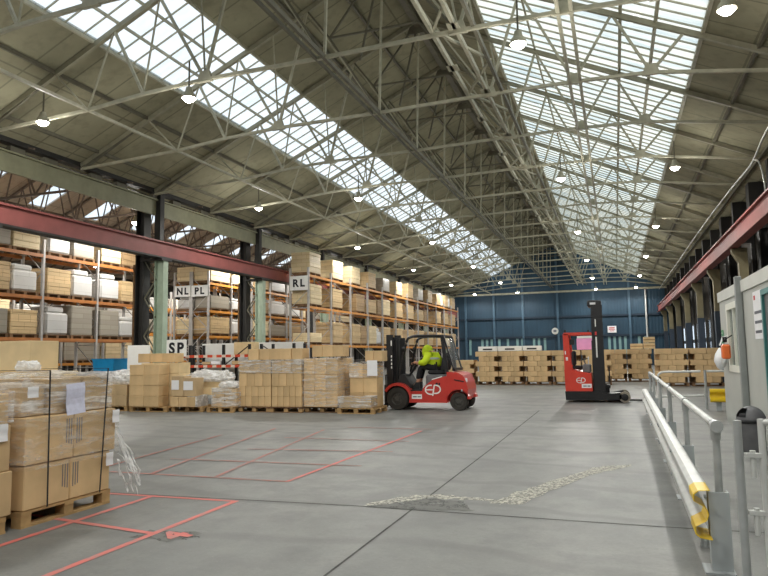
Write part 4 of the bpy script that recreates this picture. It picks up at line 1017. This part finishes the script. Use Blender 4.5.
# ------------------------------------------------------------------ reach truck (mast towards +x)
rt = thing('reach_truck', 'red reach truck with tall black mast before the far stacks', 'reach truck', (-.55,21.0,0))
D = .6
X = lambda px: -1.44+(px-566)*.0277+.55
obj('chassis', MB().prism([(-.88,.07),(-.9,.32),(.12,.32),(.12,.3),(.35,.26),(.7,.24),(.7,.1),(.2,.07)], -D,D,'y'), M['black'], rt)
obj('body_panel', MB().prism([(-.88,.325),(-.9,.95),(-.74,.95),(-.66,.95),(-.5,.9),(-.14,.84),(-.12,.325)], -D,D,'y'), M['rt_red'], rt)
for s in (1,-1): po = obj('rear_pillar', MB().prism([(-.89,.95),(-.9,2.0),(-.76,2.0),(-.74,1.9),(-.69,1.2),(-.66,.95)], s*(D-.1),s*D,'y'), M['rt_red'], rt)
rf = obj('guard_roof', MB().box(-.88,-.1,-D,-D+.09,1.97,2.04).box(-.88,-.1,D-.09,D,1.97,2.04).box(-.88,-.78,-D+.09,D-.09,1.97,2.04), M['rt_red'], rt)
m = MB()
for i in range(5): y = -.45+i*.2; m.box(-.78,-.1,y,y+.06,1.98,2.03)
obj('roof_bar', m, M['rt_red'], rf)
obj('roof_lamp', MB().box(-.86,-.8,-D-.01,-D+.05,2.045,2.12).box(-.2,-.14,-D-.01,-D+.05,2.045,2.1), M['black'], rf)
obj('mirror_arm', MB().box(-.72,-.58,-.5,-.44,1.68,1.84).bar((-.7,-.47,1.84),(-.76,-.47,1.97),.02,.02), M['black'], rt)
obj('seat', MB().cbox(-.68,-.3,-.25,.25,.96,1.06,.03).cbox(-.7,-.58,-.25,.25,1.06,1.5,.04), M['black_matt'], rt)
cs = obj('control_console', MB().cbox(-.38,-.15,-.5,.1,.85,1.1,.03).tube([(-.3,-.35,1.1),(-.34,-.35,1.22)],.02,6), M['dark_grey'], rt)
obj('steering_wheel', MB().tube([(-.36+.12*math.cos(a*PI/8),-.35+.12*math.sin(a*PI/8),1.24+.03*math.cos(a*PI/8)) for a in range(17)], .014,6), M['black'], cs)
obj('joystick', MB().tube([(-.22,-.1,1.1),(-.22,-.1,1.28)],.018,6).lathe([(0,-.03),(.03,0),(0,.03)],(-.22,-.1,1.3),'z',8), M['paper'], cs)
m = MB()
for s in (-1,1): m.box(-.05,.22,s*.42-.07,s*.42+.07,.2,2.0).box(-.02,.18,s*.3-.05,s*.3+.05,.25,2.98)
for z in (.4,1.1,1.9): m.box(-.03,.05,-.36,.36,z,z+.1)
mm = obj('mast', m, M['black'], rt)
obj('mast_outer_plate', MB().box(-.08,.24,-.52,-.49,.3,2.84), M['black'], mm)
obj('mast_head', MB().cbox(-.18,.22,-.42,.42,2.8,2.99,.03), M['black'], mm)
obj('mast_lettering', MB().box(.02,.06,-.53,-.522,1.3,1.9).box(.02,.05,-.53,-.522,2.2,2.42), M['white'], mm)
obj('mast_badge', MB().box(.01,.06,-.53,-.522,1.95,2.05), M['ink_red'], mm)
obj('head_label', MB().box(-.1,.06,-.425,-.421,2.86,2.92), M['paper'], mm)
m = MB()
for s in (-1,1): m.tube([(-.07,s*.2,.3),(-.07,s*.2,1.8)], .04, 8)
obj('lift_cylinder', m, M['hub'], mm, True)
for s in (-1,1): obj('straddle_leg', MB().prism([(.13,.26),(.45,.26),(.72,.3),(.78,.2),(.74,.08),(.13,.08)], s*.53-.06,s*.53+.06,'y'), M['black'], rt)
for s in (-1,1):
    t_ = obj('load_wheel', MB().lathe([(.08,-.05),(.15,-.05),(.158,-.03),(.158,.03),(.15,.05),(.08,.05)], (.75,s*.53+s*.02,.158), 'y', 24), M['pale_tyre'], rt, True)
    obj('wheel_hub', MB().lathe([(0,s*.085),(.05,s*.085),(.1,s*.075),(.1,-s*.05)], (.75,s*.53+s*.02,.158), 'y', 18), M['black'], t_, True)
cg = obj('fork_carriage', MB().box(.2,.28,-.36,.36,.12,.5).box(.34,.37,-.4,-.36,.4,1.02).box(.34,.37,.36,.4,.4,1.02).box(.2,.37,-.4,.4,.42,.5), M['black'], rt)
for s in (-1,1): obj('fork', MB().prism([(.28,.5),(.34,.5),(.34,.07),(1.3,.05),(1.3,.03),(.28,.03)], s*.2-.05,s*.2+.05,'y'), M['black'], cg)
emblem(-.44,.64,.6,-D-.008,M['white'],rt)
pl = obj('white_plate', MB().box(-.42,-.14,-D-.006,-D,.42,.54), M['paper'], rt)
obj('plate_lettering', MB().box(-.38,-.28,-D-.009,-D-.006,.46,.49).box(-.26,-.18,-D-.009,-D-.006,.46,.49), M['ink_grey'], pl)
obj('pillar_sticker', MB().box(-.84,-.78,-D-.006,-D,1.22,1.32).box(-.86,-.83,-D-.006,-D,1.4,1.5), M['paper'], po)

# ------------------------------------------------------------------ site cabin
CX = 2.12
ca = thing('site_cabin', 'pale grey site cabin behind the guard rail', 'cabin', (CX,10,0))
W0 = -6.2; W1 = 5.5; CH = 2.66
win = (3.2,4.5,1.12,2.3); dor = (.2,1.18,.12,2.36)
m = MB(); cells = [(W0,dor[0],0,CH-.2),(dor[0],dor[1],dor[3],CH-.2),(dor[0],dor[1],0,dor[2]),(dor[1],win[0],0,CH-.2),(win[0],win[1],0,win[2]),(win[0],win[1],win[3],CH-.2),(win[1],W1,0,CH-.2)]
for a, b, c, d in cells: m.box(0,.06,a,b,c,d)
m.box(.06,2.0,W1-.06,W1,0,CH-.2).box(.06,2.0,W0,W0+.06,0,CH-.2).box(1.94,2.0,W0+.06,W1-.06,0,CH-.2).box(.06,1.94,W0+.06,W1-.06,0,.1)
obj('cabin_wall', m, M['cabin'], ca)
m = MB().box(-.03,2.03,W0-.03,W1+.03,CH-.2,CH); obj('roof_fascia', m, M['cabin_pale'], ca)
obj('corner_post', MB().cbox(-.11,-.005,2.78,2.91,0,2.74,.01), M['cabin_post'], ca)
wf = obj('window_frame', MB().box(-.03,.05,win[0]-.06,win[0]+.06,win[2]-.06,win[3]+.06).box(-.03,.05,win[1]-.06,win[1]+.06,win[2]-.06,win[3]+.06).box(-.03,.05,win[0]+.06,win[1]-.06,win[2]-.06,win[2]+.06).box(-.03,.05,win[0]+.06,win[1]-.06,win[3]-.06,win[3]+.06).box(-.02,.04,3.82,3.88,win[2]+.06,win[3]-.06), M['window_white'], ca)
obj('window_pane', MB().box(.02,.028,win[0]+.06,win[1]-.06,win[2]+.06,win[3]-.06), M['clear'], wf)
obj('window_blind', MB().box(.1,.11,win[0],win[1],win[2],win[3]), M['cabin_pale'], wf)
dr = obj('door_frame', MB().box(-.035,.05,dor[0],dor[0]+.08,dor[2],dor[3]).box(-.035,.05,dor[1]-.08,dor[1],dor[2],dor[3]).box(-.035,.05,dor[0]+.08,dor[1]-.08,dor[3]-.08,dor[3]), M['teal'], ca)
obj('door_leaf', MB().box(0,.04,dor[0]+.082,dor[1]-.082,dor[2],dor[3]-.082), M['dark_grey'], dr)
obj('door_handle', MB().tube([(-.05,dor[0]+.2,1.1),(-.05,dor[0]+.34,1.1)],.012,6), M['galv'], dr)
# notice with lines of print
no = thing('wall_notice', 'white notice with a red mark beside the teal cabin door', 'notice', (CX-.006,11.58,2.0))
obj('notice_sheet', MB().box(-.008,0,-.34,.3,-.36,.38), M['paper'], no)
m = MB(); rr = random.Random(2)
for z, n_ in ((.05,4),(-.1,4),(-.25,4)):
    y = .22
    for i in range(n_*2):
        ln = rr.uniform(.03,.06); m.box(-.012,-.008,y-ln,y,z-.022,z+.022); y -= ln+.018
        if y < -.28: break
obj('notice_lettering', m, M['ink_grey'], no)
obj('notice_mark', MB().box(-.012,-.008,.12,.22,.25,.32), M['ink_red'], no)
for i, z in enumerate((1.82,1.67)):
    s = thing('safety_sign', ['upper small green safety sign at the cabin corner','lower small green safety sign at the cabin corner'][i], 'sign', (CX-.006,15.28,z), 0, 'green signs on the cabin')
    obj('sign_plate', MB().box(-.006,0,-.12,.12,-.06,.06), M['green_sign'], s); obj('sign_symbol', MB().box(-.008,-.006,-.05,-.03,-.03,.03).box(-.008,-.006,.02,.08,-.012,.012), M['white'], s)
# hanging bag and orange canister
bm = bmesh.new(); bmesh.ops.create_icosphere(bm, subdivisions=3, radius=1)
for v in bm.verts:
    q = noise.noise(v.co*2.2)*.2; z = v.co.z; k = (1+q)*(1-.35*max(0,z)); v.co = Vector((v.co.x*.11*k, v.co.y*.18*k, z*.22))
me = bpy.data.meshes.new('bag_body'); bm.to_mesh(me); bm.free()
bg_ = thing('plastic_bag', 'white plastic bag hanging at the cabin corner', 'bag', (CX-.14,14.8,1.3)); obj('bag_body', me, M['bag'], bg_, True)
obj('bag_handle', MB().tube([(0,-.04,.26),(.06,-.02,.42),(.165,0,.46)],.012,6).tube([(0,.04,.26),(.06,.03,.42),(.165,0,.46)],.012,6), M['bag'], bg_)
oc = thing('orange_canister', 'orange canister with dark handle hung on the cabin below its window', 'canister', (CX-.12,14.2,1.3))
obj('canister_body', MB().cbox(-.07,.07,-.12,.12,0,.28,.03), M['orange_plastic'], oc); obj('canister_cap', MB().tube([(0,.06,.32),(0,.06,.42)],.04,10), M['black'], oc)
obj('canister_handle', MB().tube([(0,-.1,.32),(0,-.1,.38),(0,0,.38),(0,.02,.32)],.015,6), M['black'], oc); obj('hanging_hook', MB().bar((0,-.05,.38),(.115,-.05,.45),.02,.02), M['black'], oc)

# ------------------------------------------------------------------ litter bin
lb = thing('litter_bin', 'dark grey litter bin with hooded top beside the cabin', 'bin', (1.82,11.0,0)); lb.scale = (.76,.76,.76)
obj('bin_body', MB().lathe([(0,0),(.2,0),(.225,.05),(.235,.55),(.0,.55)], n=28), M['dark_grey'], lb, True)
hd_ = MB(); n1, n2 = 30, 12; vs = []; fs = []
for j in range(n2+1):
    t_ = j/n2*PI/2
    for i in range(n1): a = 2*PI*i/n1; vs.append((.26*math.cos(t_)*math.cos(a), .26*math.cos(t_)*math.sin(a), .6+.27*math.sin(t_)))
for j in range(n2):
    for i in range(n1):
        a = (2*PI*(i+.5)/n1); dlt = abs((a-math.radians(200)+PI)%(2*PI)-PI)
        if dlt < .62 and 2 <= j <= 7: continue
        fs.append((j*n1+i, j*n1+(i+1)%n1, (j+1)*n1+(i+1)%n1, (j+1)*n1+i))
obj('bin_hood', hd_.add(vs, fs), M['dark_grey'], lb, True)
obj('bin_rim', MB().lathe([(.236,.55),(.27,.56),(.275,.6),(.26,.62),(.22,.61),(.22,.56)], n=30), M['black'], lb, True)
obj('bin_liner', MB().lathe([(0,.56),(.2,.57),(.22,.62),(.19,.72),(0,.76)], n=24), M['black_matt'], lb, True)

# ------------------------------------------------------------------ guard rail, hand rail, gate
gr = thing('guard_rail', 'galvanised crash barrier with yellow taped end facing the camera', 'guard rail', (.45,5,0), -.0095)
prof = [(.1,.56),(.03,.555),(.0,.53),(.0,.485),(.07,.445),(.085,.40),(.07,.355),(.0,.315),(.0,.27),(.03,.245),(.1,.235)]
def wbeam(y0, y1, off=0):
    t_ = .006; a = [(x-off,z) for x, z in prof]; b = [(x+t_-off,z-(.004 if z>.4 else -.004)) for x, z in prof][::-1]
    m = MB(); n_ = len(prof)
    for i in range(n_-1): m.prism([a[i],a[i+1],b[n_-2-i],b[n_-1-i]], y0, y1, 'y')
    return m
bm_ = obj('barrier_beam', wbeam(0.3,12.5), M['galv_pale'], gr)
m = MB()
for y in (2.2,4.5,4.7,6.9,9.3,11.6):
    for z in (.508,.29): m.tube([(-.012,y,z),(.0,y,z)],.016,6)
obj('beam_bolt', m, M['galv_dull'], bm_)
obj('yellow_end', wbeam(0.0,.3,.001), M['yellow'], gr)
for i in range(6):
    y = .1+2.35*i
    obj('barrier_post', MB().box(.1,.11,y,y+.1,0,.53).box(.22,.23,y,y+.1,0,.53).box(.11,.22,y+.0,y+.012,0,.53).box(.05,.24,y-.05,y+.17,0,.012), M['galv_dull'], gr)
hr = thing('hand_rail', 'galvanised tube handrail running above the crash barrier', 'handrail', (.655,5.3,0), -.0085)
obj('top_rail', MB().tube([(0,0,.95),(0,12.0,.95)], .03, 12), M['galv_pale'], hr, True)
obj('rail_flange', MB().tube([(0,-.02,.95),(0,.05,.95)], .043, 14), M['galv'], hr, True)
obj('rail_flange', MB().tube([(0,.16,.95),(0,.2,.95)], .036, 14), M['galv'], hr, True)
for y in (.08,2.5,5.0,7.5,10.0,11.9):
    q = obj('rail_post', MB().tube([(0,y,.92),(0,y,.02 if y > 1 else .44)], .026, 12), M['galv'], hr, True)
    obj('tee_fitting', MB().tube([(0,y,.94),(0,y,.85)], .036, 12).tube([(0,y-.05,.95),(0,y+.05,.95)],.038,12), M['galv'], q, True)
    obj('floor_flange', MB().box(-.07,.07,y-.07,y+.07,.0,.012) if y > 1 else MB().box(-.1,.03,y-.05,y+.05,.43,.45), M['galv_dull'], q)
r2 = thing('cross_rail', 'galvanised tube rail with rounded corner crossing behind the crash barrier', 'railing', (1.0,18.5,0))
obj('rail_loop', MB().tube(smooth_path([(0,0,.02),(0,0,.5),(0,0,.8),(.06,0,.9),(.18,0,.93),(.5,0,.93),(1.0,0,.94)],4), .03, 10), M['galv_pale'], r2, True)
obj('lower_rail', MB().tube([(.02,0,.3),(1.05,0,.34)], .028, 10), M['galv_pale'], r2, True)
obj('rail_post', MB().tube([(1.1,0,.0),(1.1,0,.97)], .032, 10), M['galv'], r2, True)
obj('second_rail', MB().tube([(1.14,0,.94),(2.2,0,.95)], .03, 10).tube([(2.2,0,.97),(2.2,0,0)],.03,10), M['galv_pale'], r2, True)
yb = thing('yellow_barrier', 'short yellow barrier block near the cabin corner', 'barrier', (2.32,18.0,0))
m = MB()
for i in range(len(prof)-1):
    a, b = prof[i], prof[i+1]; m.prism([(a[0]-.05,a[1]-.03),(b[0]-.05,b[1]-.03),(b[0]-.035,b[1]-.03),(a[0]-.035,a[1]-.03)], -.2,.2,'x')
obj('yellow_beam', m, M['yellow'], yb); obj('barrier_post', MB().box(-.06,.06,.06,.14,0,.5), M['galv_dull'], yb)
gt = thing('tube_gate', 'galvanised tube gate hung on a tall post beside the crash barrier', 'gate', (.685,4.62,0))
obj('gate_post', MB().tube([(0,0,.0),(0,0,1.06)], .025, 14), M['galv'], gt, True)
obj('gate_frame', MB().tube([(.13,0,.2),(.13,0,1.07)], .02, 10).tube([(.13,0,1.05),(1.0,.02,1.05)], .021, 10).tube([(.13,0,.72),(1.0,.02,.72)], .017, 10).tube([(.13,0,.22),(1.0,.02,.22)], .02, 10).tube([(1.0,.02,.2),(1.0,.02,1.07)], .02, 10), M['galv_pale'], gt, True)
for z in (.84,.5): obj('gate_hinge', MB().box(.03,.12,-.02,.02,z,z+.025).tube([(.075,0,z-.12),(.075,0,z+.04)],.017,8), M['galv_pale'], gt)
obj('post_base', MB().box(-.08,.08,-.08,.08,0,.012), M['galv_dull'], gt)
tag(obj('anchor_bracket', MB().box(-.05,.05,-.04,.04,0,.01).box(-.05,.02,-.005,.005,.01,.06).tube([(-.02,-.02,.01),(-.02,-.02,.05)],.012,6), M['galv'], loc=(.6,5.75,.0)), 'small loose steel bracket on the floor under the barrier end', 'bracket')

# ------------------------------------------------------------------ things on the blue wall
s = thing('round_sign', 'round pale sign on the blue end wall', 'sign', (-5.72,YF-.3,3.55))
obj('sign_disc', MB().lathe([(0,-.03),(.33,-.03),(.34,0),(0,.0)], (0,0,0), 'y', 28), M['cabin_pale'], s)
obj('sign_symbol', MB().box(-.16,.12,-.04,-.031,-.1,.12).box(-.06,.2,-.042,-.031,-.02,.04), M['ink_grey'], s); obj('sign_pole', MB().box(-.03,.03,.0,.06,-3.55,.3), M['blue_rail'], s)
s = thing('wall_notice', 'square white notice on the blue end wall', 'notice', (-.2,YF-.24,3.6))
obj('notice_board', MB().box(-.42,.42,0,.03,-.35,.33), M['paper'], s); obj('notice_lettering', MB().box(-.28,.25,-.004,0,.08,.18).box(-.3,.28,-.004,0,-.06,.0).box(-.2,.2,-.004,0,-.2,-.14), M['ink_red'], s)

# ------------------------------------------------------------------ paint and joints on the floor
def strip(pts, w_, z, mat, name='floor_marking'):
    m = MB()
    for a, b in zip(pts, pts[1:]):
        p, q = Vector(a+(0,)), Vector(b+(0,)); d = (q-p).normalized(); nn = Vector((-d.y,d.x,0))*w_/2
        m.add([p-nn+Vector((0,0,z)),q-nn+Vector((0,0,z)),q+nn+Vector((0,0,z)),p+nn+Vector((0,0,z))], [(0,1,2,3)])
    struct(name, m, M[mat])
R_ = 'line_red'
for k_, l in enumerate([((-3.82,1.5),(-3.8,6.2)),((-7.2,6.13),(-3.78,6.18)),((-4.75,2.6),(-4.83,6.15)),((-5.6,5.15),(-3.8,4.88)),
          ((-6.9,7.32),(-3.77,7.28)),((-3.77,7.26),(-3.62,12.6)),((-6.3,8.45),(-3.3,8.52)),((-5.7,9.62),(-3.3,9.85)),((-5.8,11.1),(-3.4,11.05)),((-5.3,12.9),(-3.5,12.9)),
          ((-4.78,7.27),(-5.6,12.4)),((-5.75,7.32),(-6.7,12.4)),((-6.75,7.6),(-7.2,11.2))]): strip(l, .065 if k_ < 4 else .055, .003+.0004*k_, R_ if k_ < 4 or k_ == 5 else 'line_faded')
strip([(-12,6.1),(-5.4,6.2),(-2.57,6.31),(.3,6.26),(2.1,6.3)], .022, .002, 'joint', 'floor_line')
strip([(-1.97,1.0),(-1.93,5.9),(-1.9,10.4),(-1.9,17.5)], .02, .0022, 'joint', 'floor_line')
strip([(-2.41,6.34),(-2.2,6.66)], .05, .0035, 'scar', 'floor_line')
def blob(pts, z, mat, seed):
    rr = random.Random(seed); m = MB(); P_ = []
    for i in range(len(pts)):
        a = Vector(pts[i]); b = Vector(pts[(i+1)%len(pts)])
        for k in range(6):
            q = a.lerp(b, k/6); P_.append((q.x+rr.uniform(-.03,.03), q.y+rr.uniform(-.04,.04)))
    m.add([(x,y,z) for x, y in P_], [tuple(range(len(P_)))]); struct('floor_patch_line', m, M[mat])
blob([(-2.42,6.33),(-1.95,6.82),(-1.5,6.78),(-1.35,6.42),(-1.9,6.3)], .0026, 'patch', 1)
blob([(-2.45,6.32),(-2.2,6.5),(-1.9,6.85),(-1.5,6.85),(-1.1,6.8),(-1.05,6.95),(-1.5,6.98),(-1.9,7.05),(-2.2,6.8)], .003, 'scar', 2)
blob([(-1.25,6.75),(-.95,6.8),(-.75,7.5),(-.25,8.8),(.12,9.3),(.1,9.5),(-.35,9.1),(-.85,7.9),(-1.15,7.1)], .0031, 'scar', 3)
blob([(-3.92,4.76),(-3.5,4.72),(-3.36,4.9),(-3.46,5.02),(-3.9,4.98)], .0024, 'patch', 4)
t4 = text_mesh('4', .36, .018, .0006); t4.transform(Matrix.Rotation(-PI/2,4,'X')); t4.transform(Matrix.Rotation(math.radians(80),4,'Z'))
o = obj('floor_marking', t4, M[R_], loc=(-3.57,4.88,.0056)); o['kind'] = 'structure'
